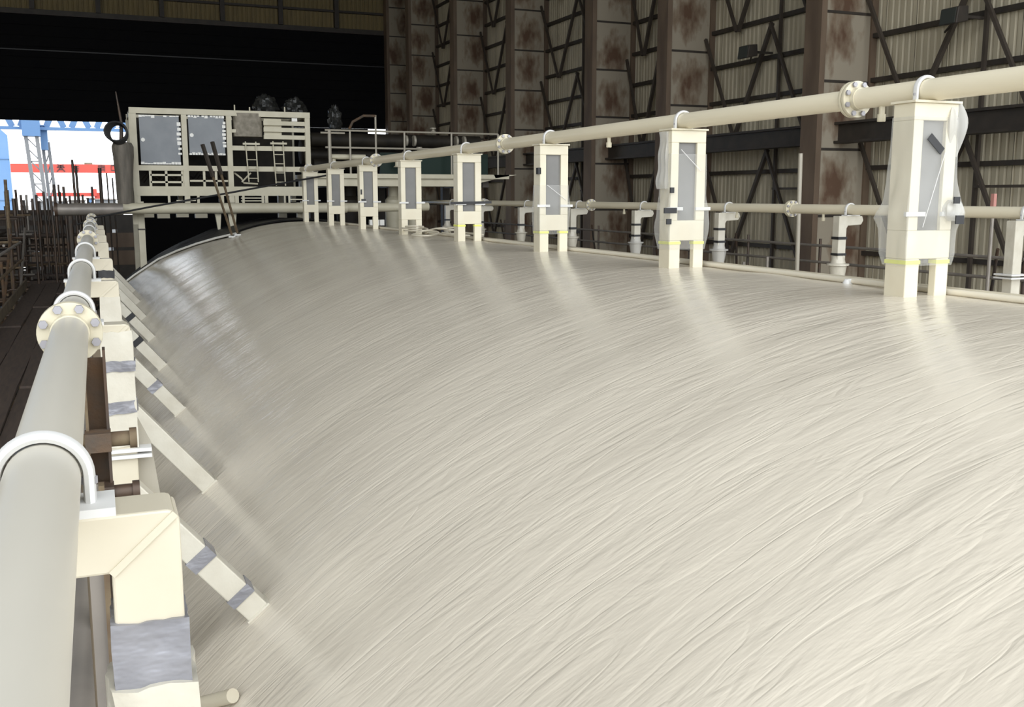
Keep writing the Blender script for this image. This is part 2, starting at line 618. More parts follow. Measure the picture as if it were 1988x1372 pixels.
def tank():
    t = thing('storage_tank', 'huge horizontal cylindrical tank wrapped in glossy wrinkled pale film', 'tank', (XC, 10.5, ZC - R))
    NT, NY = 420, 460
    th = np.concatenate([np.linspace(-1.25, 1.0, NT), np.linspace(1.0, 2 * math.pi - 1.25, 60)[1:-1]])
    ys = np.concatenate([np.linspace(Y0T, 1.0, 40)[:-1], 1.0 + (Y1T - 1.0) * np.linspace(0, 1, NY) ** 1.4])
    nt, ny = len(th), len(ys)
    T, Yg = np.meshgrid(th, ys)
    rng = np.random.RandomState(3)
    d = np.zeros_like(T)
    S = R * T
    for k in range(26):
        ky = rng.uniform(2.5, 11)
        ks = rng.uniform(-1.6, 1.6)
        d += rng.uniform(.2, 1) / ky * np.sin(ky * Yg + ks * S + 1.3 * np.sin(.7 * S + rng.uniform(0, 6)) + rng.uniform(0, 6.3))
    rr = R + 0.0022 * d / d.std()
    Xg = XC + rr * np.sin(T)
    Zg = ZC + rr * np.cos(T)
    o = ORG[t.name]
    vs = np.stack([Xg - o[0], Yg - o[1], Zg - o[2]], -1).reshape(-1, 3)
    idx = np.arange(nt * ny).reshape(ny, nt)
    nx = np.roll(idx, -1, axis=1)
    q = np.stack([idx[:-1], idx[1:], nx[1:], nx[:-1]], -1).reshape(-1, 4)
    me = bpy.data.meshes.new('shell')
    me.from_pydata(vs.tolist(), [], q.tolist())
    uv = me.uv_layers.new(name='surface')
    flat = np.stack([Yg, S], -1).reshape(-1, 2)
    li = np.zeros(len(me.loops), dtype=np.int32)
    me.loops.foreach_get('vertex_index', li)
    uv.data.foreach_set('uv', flat[li].astype(np.float32).ravel())
    me.polygons.foreach_set('use_smooth', [True] * len(me.polygons))
    me.materials.append(MAT['tank_wrap'])
    ob = bpy.data.objects.new('shell', me)
    C.objects.link(ob)
    ob.parent = t
    ORG['shell'] = o
    for nm, y, sg, m in (('far_head', Y1T, 1, 'tarp_black'), ('near_head', Y0T, -1, 'tank_wrap')):
        prof = [(R * math.cos(a), sg * 1.9 * math.sin(a)) for a in np.linspace(0, math.pi / 2 - .02, 14)]
        B().lathe(prof, (XC, y, ZC), 'y', 96).build(nm, m, t)
    for y in (3.0, 18.0):
        pts = [(XC + 5.62 * math.sin(a), ZC - 5.62 * math.cos(a)) for a in np.linspace(-1.0, 1.0, 25)]
        pts += [(XC + 4.9, -H + .001), (XC - 4.9, -H + .001)]
        B().prism(pts, y - .5, y + .5).build('saddle', 'brown_steel', t)
    return t


tank_o = tank()
# black tarp thrown over the far end of the tank
edge = [(-.2, 23.2), (.30, 22.9), (.64, 22.6), (1.13, 22.3), (1.8, 21.1), (2.44, 19.85), (2.62, 20.6), (3.0, 20.95), (3.4, 21.1), (4.3, 21.25), (5.0, 21.4)]
vs, fs = [], []
xs = np.linspace(-.2, 5.0, 60)
for i, x in enumerate(xs):
    ye = float(np.interp(x, [e[0] for e in edge], [e[1] for e in edge]))
    for j in range(14):
        y = ye + (23.45 - ye) * j / 13
        a = math.asin((x - XC) / R)
        wob = .035 + .03 * noise.noise((x * 2.3, y * 2.0, 0)) * (1 if j else .3)
        vs.append((XC + (R + wob) * math.sin(a), y, ZC + (R + wob) * math.cos(a)))
for i in range(len(xs) - 1):
    for j in range(13):
        fs.append((i * 14 + j, i * 14 + j + 1, i * 14 + 15 + j, i * 14 + 14 + j))
tp = B().add(vs, fs)
tp.smooth = True
to = tp.build('black_tarp', 'tarp_black', loc=(2.4, 22, -.9))
to.modifiers.new('thick', 'SOLIDIFY').thickness = .02
tag(to, 'black plastic tarp draped over the far end of the tank', 'tarp')
tag(B().tube([(x, y - .04, surf(x) + .045) for x, y in ((.35, 22.85), (.64, 22.6), (1.13, 22.3), (1.47, 21.7), (1.8, 21.1), (2.12, 20.5), (2.44, 19.9))], .022, 8).build('white_rope', 'sheet_white', loc=(1.5, 21.5, -1)),
    'white rope line along the edge of the black tarp', 'rope')


# ================================================================ PIPES
def flange(t, x, y, z, od=.1, r=.057, th=.022, nb=8):
    fl = None
    for s, yy in ((-1, y - th - .003), (1, y + .003)):
        f_ = B().lathe([(r + .004, -.03 if s < 0 else 0), (r + .006, 0), (od, 0), (od + .001, .003), (od + .001, th - .003), (od, th), (r + .006, th)] if s < 0 else
                       [(r + .006, 0), (od, 0), (od + .001, .003), (od + .001, th - .003), (od, th), (r + .006, th), (r + .004, th + .03)],
                       (x, yy, z), 'y', 40).build('flange', 'flange_cream', t)
        if s < 0:
            fl = f_
    for k in range(nb):
        a = 2 * math.pi * (k + .5) / nb
        rb = (od + r) / 2 + .006
        for yy in (y - th - .010, y + th + .004):
            inst('bolt', 'bolt%d' % nb, lambda: MB().lathe([(.0145, 0), (.0155, .003), (.0155, .010), (.009, .011), (.009, .018)], (0, -.009, 0), 'y', 6), 'bolt_grey', fl,
                 (x + rb * math.cos(a), yy, z + rb * math.sin(a)))


def pipeline(label, x, z, y0, y1, flanges, spigots, r=.057, m='pipe_cream', od=.1):
    t = thing('pipeline', label, 'pipe', (x, (y0 + y1) / 2, z))
    cuts = [y0] + [f for f in flanges] + [y1]
    for a, b_ in zip(cuts[:-1], cuts[1:]):
        nseg = max(2, int((b_ - a) / .5))
        B().tube([(x, a + (b_ - a) * i / nseg, z) for i in range(nseg + 1)], r, 32).build('pipe_run', m, t)
    for f_ in flanges:
        flange(t, x, f_, z, od, r)
    for s in spigots:
        B().lathe([(.021, -.09), (.023, -.085), (.023, -.05), (.016, -.05), (.016, .0)], (x, s, z - r + .01), 'z', 14).build('drain_spigot', 'flange_cream', t)
    return t


LX, LZ = -.105, -.445
pipeline('cream pipe running beside the scaffold walkway, clamped on gooseneck brackets', LX, LZ, .45, 27, [3.6, 11.2, 16.6, 21.9], [], m='pipe_pale')
UX, UZ = 4.0, .537
pipeline('cream pipe carried high along the tank crest on the white support frames', UX, UZ, 1.0, 21.3, [4.66, 9.97, 15.27, 20.57], [4.44, 7.63])
RX, RZ = 7.95, -.157
pipeline('cream pipe along the far flank of the tank, behind the support frames', RX, RZ, 2.5, 27, [5.0, 10.3, 15.8, 21.1], [9.7, 11.45, 14.6])
# the grey pipe slung under the left one
tag(B().tube([(-.118, .9 + i * .5, -1.33) for i in range(24)], .054, 24).build('grey_pipe', 'tube_grey', loc=(-.118, 6, -1.33)), 'dull grey pipe slung low under the clamped cream pipe', 'pipe')


def ubolt(t, x, y, z, r, zb, m='white', rod=.010):
    """a white sleeved U-bolt over a pipe, its legs down to zb"""
    rr = r + rod + .001
    pts = [(x - rr, y, zb)] + [(x + rr * math.cos(a), y, z + rr * math.sin(a)) for a in np.linspace(math.pi, 0, 21)] + [(x + rr, y, zb)]
    # flattened sleeve (wide along the pipe)
    b = MB()
    n = 8
    vs, fs = [], []
    for i, p in enumerate(pts):
        c = Vector(p)
        out = Vector((p[0] - x, 0, max(p[2] - z, 0))).normalized()
        for k in range(n):
            a = 2 * math.pi * k / n
            vs.append(c + out * (rod * math.cos(a)) + Vector((0, 1, 0)) * (.019 * math.sin(a)))
    for i in range(len(pts) - 1):
        for k in range(n):
            l = (k + 1) % n
            fs.append((i * n + k, i * n + l, (i + 1) * n + l, (i + 1) * n + k))
    b.smooth = True
    u = b.add(vs, fs).build('u_bolt', m, t)
    for s in (-1, 1):
        B().lathe([(.007, -.01), (.007, .03), (.013, .03), (.013, .042)], (x + s * rr, y, zb), 'z', 6).build('nut', 'bolt_grey', u)
    return u


# ---------------------------------------------------------------- gooseneck brackets on the left
BY = [1.72, 4.3, 6.52, 8.85, 11.9, 14.2, 16.5, 18.9]
BT = ['with a wide silver tape band round its post', 'wrapped in white plastic with two silver tape bands',
      'third along the pipe from the wide silver band', 'with a dark strap across its post', 'just past the far pipe flange', 'sixth along the clamped pipe',
      'seventh along the clamped pipe', 'beside the end of the black tarp']


def gooseneck(i, y):
    t = thing('gooseneck_bracket', 'cream square-tube gooseneck bracket ' + BT[i], 'bracket', (.04, y, surf(.04)), 'gooseneck brackets under the left pipe')
    top, bot, x0, x1, xr = -.503, -.60, -.2, -.012, .096
    ya, yb = y - .055, y + .055
    c = .022
    # arm and post mitred at the corner, rounded outer corner
    arc = [(xr - c + c * math.sin(a), top - c + c * math.cos(a)) for a in np.linspace(0, math.pi / 4, 4)]
    arc2 = [(xr - c + c * math.sin(a), top - c + c * math.cos(a)) for a in np.linspace(math.pi / 4, math.pi / 2, 4)]
    B().prism([(x0, top), *arc, (x1, bot), (x0, bot)], ya, yb).build('arm', 'cream', t, bev=.006)
    zb = surf(.1) - .06
    B().prism([arc2[0], *arc2[1:], (xr, zb), (x1, zb), (x1, bot)], ya, yb).build('post', 'cream', t, bev=.006)
    B().bar((x1, ya - .001, bot), (xr - c * .3, ya - .001, top - c * .3), .006, .012).build('weld_bead', 'cream', t)
    B().box(LX - .1, LX + .105, ya + .002, yb - .002, top - .001, top + .013).build('saddle_plate', 'white', t)
    ubolt(t, LX, y, LZ, .057, top + .012)

    def wrap(z0, z1, m, nm, puff=.006, seed=0):
        loops = []
        n = 28
        for k in range(max(4, int((z0 - z1) / .03))):
            zz = z0 + (z1 - z0) * k / (max(4, int((z0 - z1) / .03)) - 1)
            l = []
            for q in range(n):
                a = 2 * math.pi * q / n + math.pi / 4
                ca, sa = math.cos(a), math.sin(a)
                mm = max(abs(ca), abs(sa))
                px, py = ca / mm, sa / mm
                pf = puff * (1 + .9 * noise.noise((px * 2 + seed, zz * 9, py * 2 + i)))
                l.append((.042 + px * (.054 + pf), y + py * (.055 + pf), zz + .012 * noise.noise((px * 1.5, py + seed, zz * 3))))
            loops.append(l)
        tuck = [[(.042 + (px_ - .042) * .76, y + (py_ - y) * .76, pz_) for px_, py_, pz_ in loops[k]] for k in (0, -1)]
        return B().rings([tuck[0], *loops, tuck[1]], False).build(nm, m, t)
    if i == 0:
        wrap(-.685, -.805, 'silver_tape', 'tape_band', .006, 1)
        wrap(-.80, -1.5, 'cream_wrap', 'plastic_wrap', .016, 2)
    elif i == 1:
        wrap(-.53, -1.0, 'cream_wrap', 'plastic_wrap', .006, 3)
        wrap(-.65, -.692, 'silver_tape', 'tape_band', .011, 4)
        wrap(-.812, -.862, 'silver_tape', 'tape_band', .011, 5)
        for z in (-1.015, -1.04):
            B().box(-.02, .15, y - .075, y + .075, z - .007, z + .007).build('bolt_plate', 'white', t)
        B().prism([(.09, -.86), (.15, -1.0), (.19, -1.35), (.19, -1.6), (.09, -1.9)], y - .006, y + .006).build('gusset', 'tube_light', t)
    else:
        if i in (2, 5):
            wrap(-.60, -1.0, 'cream_wrap', 'plastic_wrap', .005, 6)
        for z in (-1.015, -1.04):
            B().box(-.02, .13, y - .075, y + .075, z - .007, z + .007).build('bolt_plate', 'white', t)
        if i == 3:
            wrap(-.60, -.66, 'black_tape', 'tape_band', .006, 7)
    B().box(-.06, .15, y - .1, y + .1, surf(.04) - .12, surf(.04) + .005 + .05).build('foot_plate', 'cream', t)
    return t


for i, y in enumerate(BY):
    gooseneck(i, y)

# ---------------------------------------------------------------- diagonal struts from bracket to tank
ST = ['with two silver tape bands', 'with a scuffed lower end and no tape', 'with one grey band at mid length', 'with a black band near its top', 'with a black band, next beyond the similar one',
      'shorter looking, dim and far along', 'dim, second from the tarp rope', 'dim, next to the tarp rope']
for i, y in enumerate([4.25, 6.3, 8.65, 11.0, 13.3, 15.6, 17.9, 20.0]):
    t = thing('diagonal_strut', 'white-wrapped square strut onto the tank, ' + ST[i], 'strut', (.56, y, surf(.56)), 'struts between brackets and tank')
    p, q = Vector((.05, y, -1.18)), Vector((.545, y, surf(.545) - .0))
    B().bar(p, q, .105, .105, (0, 1, 0)).build('strut_bar', 'cream_wrap', t, bev=.006)

    def band(f0, f1, m):
        B().bar(p.lerp(q, f0), p.lerp(q, f1), .113, .113, (0, 1, 0)).build('tape_band', m, t)
    if i == 0:
        band(.5, .58, 'silver_tape')
        band(.82, .88, 'silver_tape')
    elif i == 2:
        band(.58, .66, 'silver_tape')
    elif i in (3, 4):
        band(.48, .56, 'black_tape')
    e = q + (q - p).normalized() * -.01
    B().bar(e, q + (q - p).normalized() * .02, .118, .118, (0, 1, 0)).build('end_pad', 'cream_wrap', t)
# short stub lying on the shell near the first bracket


def shell_hit(px, py, lift):
    d = ray(px, py)
    rr = R + lift
    a_, b_, c_ = d.x ** 2 + d.z ** 2, -2 * (d.x * XC + d.z * ZC), XC * XC + ZC * ZC - rr * rr
    return d * ((-b_ - math.sqrt(b_ * b_ - 4 * a_ * c_)) / (2 * a_))


pa, pb = shell_hit(340, 1378, .03), shell_hit(452, 1350, .03)
tag(B().tube([pa, pb], .028, 14).build('stub_tube', 'cream', loc=tuple(pb)), 'short cream tube stub lying on the tank below the first strut', 'tube')

# ================================================================ SUPPORT FRAMES ON THE CREST
TW = ['film-wrapped, black tape across its panel', 'short black strap on its edge, film billowing', 'crease line across its panel, film below',
      'black cable tied across its middle', 'white rope heap at its feet', 'two small black tape marks', 'second from the pipe skid', 'standing closest to the pipe skid']


def film_sleeve(t, x0, x1, y0, y1, zs, puffs, seed, m='film_clear', nm='plastic_film'):
    n = 44
    loops = []
    for k, (z, pf) in enumerate(zip(zs, puffs)):
        l = []
        for q in range(n):
            a = 2 * math.pi * q / n + math.pi / 4
            ca, sa = math.cos(a), math.sin(a)
            mm = max(abs(ca), abs(sa))
            px, py = ca / mm, sa / mm
            g = pf * (1 + .8 * noise.noise((px * 1.6 + seed, py * 1.6, z * 5 + seed)))
            l.append(((x0 + x1) / 2 + px * ((x1 - x0) / 2 + g), (y0 + y1) / 2 + py * ((y1 - y0) / 2 + g * .7), z))
        loops.append(l)
    return B().rings(loops, False).build(nm, m, t)


def support_frame(i, y):
    xl, xr = 3.862, 4.152
    yb = y + .15
    base = surf(3.95) - .012
    t = thing('support_frame', 'cream box-shaped support frame on tank crest, ' + TW[i], 'support frame', (4.0, y + .07, base), 'pipe support frames on the tank crest')
    top = .468
    # two legs, cross rail, head, side webs, recessed panel
    ll, lr = xl + .09, xr - .085
    B().box(xl, ll, y, yb, base, -.325).build('leg', 'frame_cream', t, bev=.005)
    B().box(lr, xr, y, y + .05, base, -.325).build('leg', 'frame_cream', t, bev=.005)
    B().box(xl, xr, y, yb, -.325, -.178).build('cross_rail', 'frame_cream', t, bev=.004)
    B().box(xl, xl + .062, y, yb, -.178, .38).build('stile', 'frame_cream', t, bev=.003)
    B().box(xr - .075, xr, y, yb, -.178, .38).build('stile', 'frame_cream', t, bev=.003)
    B().box(xl, xr, y, yb, .38, top).build('head_rail', 'frame_cream', t, bev=.004)
    pm = 'panel_grey'
    B().box(xl + .058, xr - .07, y + .022, y + .034, -.182, .384).build('recessed_panel', pm, t)
    B().box(xl - .012, xr + .012, y - .012, yb + .012, top, top + .012).build('top_plate', 'frame_cream', t)
    ubolt(t, UX, y + .075, UZ, .057, top + .012)
    # white clamp strips at the level of the flank pipe
    B().box(xl - .03, xl + .10, y - .012, y + .004, -.105, -.082).build('clamp_strip', 'white', t)
    B().box(xr - .08, xr + .045, y - .012, y + .004, -.105, -.082).build('clamp_strip', 'white', t)
    if i == 0:
        zs = np.linspace(-.36, .40, 26)
        pf = np.interp(zs, [-.36, -.30, -.16, -.11, -.03, .08, .25, .4], [.008, .02, .03, .055, .03, .012, .006, .004])
        film_sleeve(t, xl, xr, y, yb, zs, pf, 1.3)
        # bunched film at the upper right
        zs = np.linspace(.2, .47, 12)
        film_sleeve(t, xr - .02, xr + .012, y + .02, yb - .02, zs, .036 * np.sin(np.linspace(.25, 2.9, 12)) + .004, 7.7, 'film_white', 'film_bunch')
        film_sleeve(t, xr - .02, xr + .03, y + .0, yb - .05, np.linspace(-.13, -.02, 8), .035 * np.sin(np.linspace(.25, 2.9, 8)) + .004, 9.7, 'film_white', 'film_bunch')
        B().bar((3.955, y - .014, .30), (4.045, y - .014, .225), .004, .04, (0, 0, 1)).build('black_tape_strip', 'black_tape', t)
        B().box(xr - .045, xr - .005, y - .055, y - .048, -.04, -.005).build('black_tape_strip', 'black_tape', t)
        B().box(xr - .045, xr + .01, y - .075, y - .068, -.145, -.10).build('black_tape_strip', 'black_tape', t)
        B().bar((3.93, y - .03, -.16), (4.06, y - .02, .22), .002, .003).build('film_crease', 'white', t)
    if i == 1:
        zs = np.linspace(-.39, .30, 22)
        pf = np.interp(zs, [-.39, -.30, -.2, -.1, 0, .15, .3], [.006, .018, .03, .03, .012, .006, .004])
        film_sleeve(t, xl, xr, y, yb, zs, pf, 2.6)
        film_sleeve(t, xl - .012, xl + .02, y + .05, yb - .01, np.linspace(.05, .46, 22), .012 + .010 * np.sin(np.linspace(.3, 9, 22)) * np.cos(np.linspace(0, 4, 22)), 3.3, 'film_white', 'film_bunch')
        B().box(xl - .085, xl + .02, y - .06, y - .05, -.125, -.085).build('black_tape_strip', 'black_tape', t)
        B().box(xl - .045, xl - .005, y - .03, y - .02, -.205, -.165).build('black_tape_strip', 'black_tape', t)
        B().box(xl - .02, xl + .012, y - .03, y - .02, .02, .06).build('black_tape_strip', 'black_tape', t)
        B().bar((3.93, y - .02, .33), (4.1, y - .02, .18), .002, .004).build('film_crease', 'white', t)
    if i == 2:
        zs = np.linspace(-.36, .1, 16)
        pf = np.interp(zs, [-.36, -.2, -.1, .1], [.006, .012, .018, .004])
        film_sleeve(t, xl, xr, y, yb, zs, pf, 5.1)
        B().bar((3.93, y - .012, .1), (4.13, y - .012, -.04), .002, .005).build('film_crease', 'white', t)
        B().box(xl - .02, xl + .01, y + .0, y + .05, .2, .26).build('black_tape_strip', 'black_tape', t)
    if i == 3:
        B().bar((xl - .09, y - .012, -.083), (xr + .12, y - .012, -.075), .012, .028).build('black_strap', 'black_tape', t)
    if i == 5:
        B().box(xl + .01, xl + .035, y - .006, y + .002, .02, .1).build('black_tape_strip', 'black_tape', t)
        B().box(xl + .02, xl + .09, y - .006, y + .002, -.08, -.05).build('black_tape_strip', 'black_tape', t)
    if i < 4:
        for a, b_, c_ in ((xl - .003, ll + .003, yb), (lr - .003, xr + .003, y + .05)):
            B().box(a, b_, y - .003, c_ + .003, -.352, -.332).build('yellow_tape_line', 'yellow_tape', t)
    return t


TY = [4.05 + 2.345 * k for k in range(8)]
for i, y in enumerate(TY):
    support_frame(i, y)

# crest hose/rail behind the frames
pts = []
for k in range(60):
    y = 2.2 + k * .3
    x = 4.225 + .02 * math.sin(y * 1.1) + .01 * math.sin(y * 2.7)
    pts.append((x, y, surf(x) + .018))
tag(B().tube(pts, .018, 10).build('crest_hose', 'rope', loc=(4.3, 10, -.5)), 'cream hose lying along the tank crest behind the support frames', 'hose')
pts = [(4.30, y, surf(4.30) + .02) for x, y, z in pts]
tag(B().tube(pts, .02, 10).build('crest_rail', 'cream', loc=(4.37, 10, -.5)), 'straight cream edge bead behind the crest hose', 'rail')
for k, y in enumerate((4.85, 6.85, 8.95)):
    t = thing('hose_clip', 'small white clip holding the crest hose, ' + ['between the first two frames', 'just past the second frame', 'just past the third frame'][k], 'clip', (4.17, y, surf(4.17)), 'clips on the crest hose')
    B().lathe([(.022, -.005), (.022, .008), (.015, .02), (.008, .028)], (4.17, y, surf(4.17)), 'z', 12).build('cap', 'white', t)
    B().box(4.165, 4.23, y - .012, y + .012, surf(4.2) + .0, surf(4.2) + .03).build('strap', 'white', t)

# rope heap at the feet of the fifth frame
t = thing('rope_heap', 'tangled heap of white rope at the feet of a support frame', 'rope', (4.1, 12.9, surf(4.1)))
rng = random.Random(5)
for k in range(9):
    cx_, cy2 = 4.05 + rng.uniform(-.15, .45), 12.8 + rng.uniform(-1.2, .8)
    ra, rb, ph = rng.uniform(.08, .2), rng.uniform(.2, .5), rng.uniform(0, 3)
    tilt = rng.uniform(-.05, .10)
    pts = []
    for q in range(28):
        a = 2 * math.pi * q / 28
        x = cx_ + ra * math.cos(a) + .02 * math.sin(3 * a + ph)
        y = cy2 + rb * math.sin(a + ph * .2)
        pts.append((x, y, surf(min(max(x, 3), 5)) + .02 + .012 * k + max(0, tilt * math.cos(a + ph))))
    B().tube(pts, .011, 6, closed=True).build('rope_loop', 'rope', t)

# ================================================================ POSTS OF THE FLANK PIPE
PW = ['plain with a white bolt plate', 'two black bands, before the rust-blotched column', 'two black bands, left of the lone pole', 'half behind the second support frame',
      'one black band, between second and third frames', 'beside the third support frame', 'dim, between third and fourth frames', 'dim, beside the frame with black cable']
for i, y in enumerate([6.86, 9.24, 11.64, 13.95, 16.25, 18.6, 20.9, 23.2]):
    t = thing('flank_post', 'cream elbow-topped post under the flank pipe, ' + PW[i], 'post', (7.8, y, surf(7.8)), 'elbow posts under the flank pipe')
    w = .055
    xa, xb = 7.755, 7.865
    top = RZ - .057 - .012
    zb = surf(7.9) - .05
    B().prism([(xa, top), (RX + .13, top), (RX + .15, top - .05), (RX + .12, top - .1), (xb + .02, top - .11), (xb, top - .14), (xb, zb), (xa, zb)], y - w, y + w).build('elbow_post', 'cream_wrap', t, bev=.008)
    B().box(RX - .08, RX + .1, y - .05, y + .05, top, top + .012).build('saddle_plate', 'white', t)
    ubolt(t, RX, y, RZ, .057, top + .012)
    zc = -.73 if i == 1 else -.68
    bands = [] if i == 0 else [(-.46, -.49), (-.645, -.672)] if i == 1 else [(-.43, -.46), (-.60, -.63)] if i < 4 else [(-.55, -.59)]
    for z0, z1 in bands:
        B().box(xa - .006, xb + .006, y - w - .006, y + w + .006, z1, z0).build('tape_band', 'black_tape', t)
    if i == 0:
        for z in (-.72, -.75):
            B().box(xa - .06, xb + .06, y - .1, y + .1, z - .007, z + .007).build('bolt_plate', 'white', t)
    else:
        B().lathe([(.055, -.30), (.085, -.16), (.10, -.06), (.125, -.055), (.125, -.035), (.085, -.03), (.065, .05)], (7.81, y, zc), 'z', 20).build('base_cup', 'film_white' if i in (2, 3) else 'cream_wrap', t)
B_ = [atX(1551, 298, 8.7), atX(1553, 524, 8.7)]
tag(B().tube([(8.7, 11.1, -3.4), (8.7, 11.1, -1), (8.7, 11.13, .556)], .03, 12).build('scaffold_pole', 'tube_light', loc=(8.7, 11.1, -3.4)), 'lone upright steel pole standing between the flank pipe and the hall wall', 'pole')
t = thing('marker_pole', 'pole with a faded pink tag standing behind the flank pipe', 'pole', (9.0, 8.1, -H))
q = atX(1930, 376, 9.0)
B().tube([(9.0, q.y, -H), (9.0, q.y, q.z - .03)], .02, 8).build('pole', 'tube_grey', t)
B().box(8.98, 9.02, q.y - .022, q.y + .022, q.z - .16, q.z).build('tag', 'faded_pink', t)
# guard rail of the far scaffold
t = thing('guard_rail', 'low dark tube guard rail between the tank and the hall wall', 'railing', (11, 14, -H))
for z in (-.81, -1.08, -1.5):
    B().tube([(11, 3, z), (11, 30, z + .0)], .022, 8).build('rail', 'tube_grey' if z > -1.2 else 'tube_dark', t)
for k in range(14):
    B().tube([(11.03, 3.5 + 2 * k, -H), (11.03, 3.5 + 2 * k, -.7 + .0)], .024, 8).build('upright', 'tube_dark', t)
B().box(10.4, 11.6, 3, 30, -2.1, -2.05).build('deck', 'board_wood', t)
for k in range(9):
    B().tube([(11.1, 4 + 3 * k, -.7), (12.3, 5.4 + 3 * k, -4.0)], .022, 8).build('diagonal', 'tube_dark', t)
for k, (px, py) in enumerate(((1444, 508), (1490, 498), (1772, 478))):
    p = atX(px, py, 9.6)
    tag(B().tube([(9.6, p.y, -H), (9.6, p.y, p.z)], .024, 8).build('scaffold_pole', 'tube_grey', loc=(9.6, p.y, -H)), ['short pole top showing left of the lone upright pole', 'dim pole top just left of the lone upright pole', 'short pole seen between the legs of the nearest frame'][k], 'pole')

# ================================================================ PIPE SKID AT THE TANK'S FAR END
SY = 23.0


def P(x, y, d=SY):
    return atY(x, y, d)


sk = thing('pipe_skid', 'cream steel pipe skid with grey sheeted bays beyond the tank', 'skid', (2.6, 23.7, -H))


def hb(x0, y0, x1, y1, wpx, m='skid_cream', nm='beam', d=SY, depth=.12, parent=sk):
    p, q = P(x0, y0, d), P(x1, y1, d)
    w = wpx / 1974 * d * .96
    B().bar(p, q, depth, w, (0, 0, 1) if abs(q.x - p.x) > abs(q.z - p.z) else (1, 0, 0)).build(nm, m, parent)


def vb(x, ya, yb, wpx, d=SY, m='skid_cream', nm='post', depth=.12, parent=sk):
    p, q = P(x, ya, d), P(x, yb, d)
    xx = (p.x + q.x) / 2
    w = wpx / 1974 * d * .96
    B().box(xx - w / 2, xx + w / 2, d - depth / 2, d + depth / 2, min(p.z, q.z), max(p.z, q.z)).build(nm, m, parent)


ZT = 1.76
xs4 = [.80, 1.83, 2.76, 4.46]
for y in (SY, 25.0):
    for k, x in enumerate(xs4):
        B().box(x - (.075 if k == 0 else .055), x + (.075 if k == 0 else .055), y - .06, y + .06, -.15, ZT - .052).build('post', 'skid_cream', sk)
    B().box(.74, 4.52, y - .06, y + .06, ZT - .05, ZT + .07).build('top_beam', 'skid_cream', sk)
    B().box(.8, 4.46, y - .05, y + .05, .53, .64).build('beam', 'skid_cream', sk)
    B().box(.8, 4.46, y - .07, y + .07, .0, .2).build('main_beam', 'skid_cream', sk)
B().box(2.76, 4.46, SY - .05, SY + .05, .98, 1.08).build('beam', 'skid_cream', sk)
for k, x in enumerate(xs4):
    B().box(x - .05, x + .05, SY, 25.0, ZT - .05, ZT + .05).build('side_beam', 'skid_cream', sk)
    B().box(x - .06, x + .06, SY, 25.0, .02, .18).build('side_beam', 'skid_cream', sk)
B().box(.8, 4.46, SY + .1, 25.0, .18, .2).build('floor_plate', 'dark_steel', sk)
B().box(.8, 4.46, 24.9, 24.94, .2, ZT).build('rear_sheet', 'mottled_black', sk)
B().box(.78, .82, SY + .1, 24.9, .6, ZT).build('end_sheet', 'mottled_black', sk)
for a, b_, z0, z1 in ((.93, 1.73, .67, 1.67), (1.92, 2.66, .88, 1.69)):
    pn = B().box(a, b_, SY - .03, SY - .015, z0, z1).build('grey_sheet', 'sheet_grey', sk)
    rg = random.Random(int(a * 100))
    for q in range(13):                       # torn white foil edging
        x = a + (b_ - a) * (q + .5) / 13
        hh = rg.uniform(.01, .045)
        B().box(x - .034, x + .034, SY - .036, SY - .028, z0 - .01, z0 + hh).build('foil_scrap', 'sheet_white', pn)
        if rg.random() < .75:
            B().box(x - .034, x + .034, SY - .036, SY - .028, z1 - rg.uniform(.01, .05), z1 + .012).build('foil_scrap', 'sheet_white', pn)
    B().lathe([(.04, 0), (.042, .006), (.03, .01)], (a + .06, SY - .04, (z0 + z1) / 2 - .0), 'y', 12).build('foil_disc', 'sheet_white', pn)
    for q in range(7):
        zz = z0 + (z1 - z0) * (.2 + .1 * q)
        B().box(b_ - rg.uniform(.02, .06), b_ + .03, SY - .037, SY - .028, zz, zz + rg.uniform(.03, .08)).build('foil_scrap', 'sheet_white', pn)
# insulation bundle and slats in the right-hand bay
b = MB()
loops = []
for k in range(12):
    z = 1.28 + .5 * k / 11
    loops.append([(3.17 + .31 * math.copysign(abs(math.cos(a)) ** .5, math.cos(a)) * (1 + .07 * noise.noise((k * .5, a, 0))), SY + .12 + .2 * math.copysign(abs(math.sin(a)) ** .5, math.sin(a)), z) for a in np.linspace(0, 2 * math.pi, 24, endpoint=False)])
b.rings(loops).build('insulation_bundle', 'insulation', sk)
for z in (1.28, 1.44, 1.58):
    B().box(3.5, 4.42, SY - .05, SY + .03, z - .045, z + .045).build('slat', 'skid_cream', sk)
B().box(3.52, 3.9, SY + .03, SY + .06, 1.28, 1.68).build('back_plate', 'skid_cream', sk)
B().box(4.12, 4.24, SY - .04, SY - .02, 1.63, 1.70).build('white_card', 'sheet_white', sk)
B().box(2.8, 3.0, SY - .04, SY + .04, 1.36, 1.43).build('slat', 'skid_cream', sk)
for x, h in ((2.9, .13), (3.22, .09), (3.98, .12)):
    B().tube([(x, SY, ZT + .06), (x, SY, ZT + .06 + h)], .015, 8).build('lifting_pin', 'skid_cream', sk)
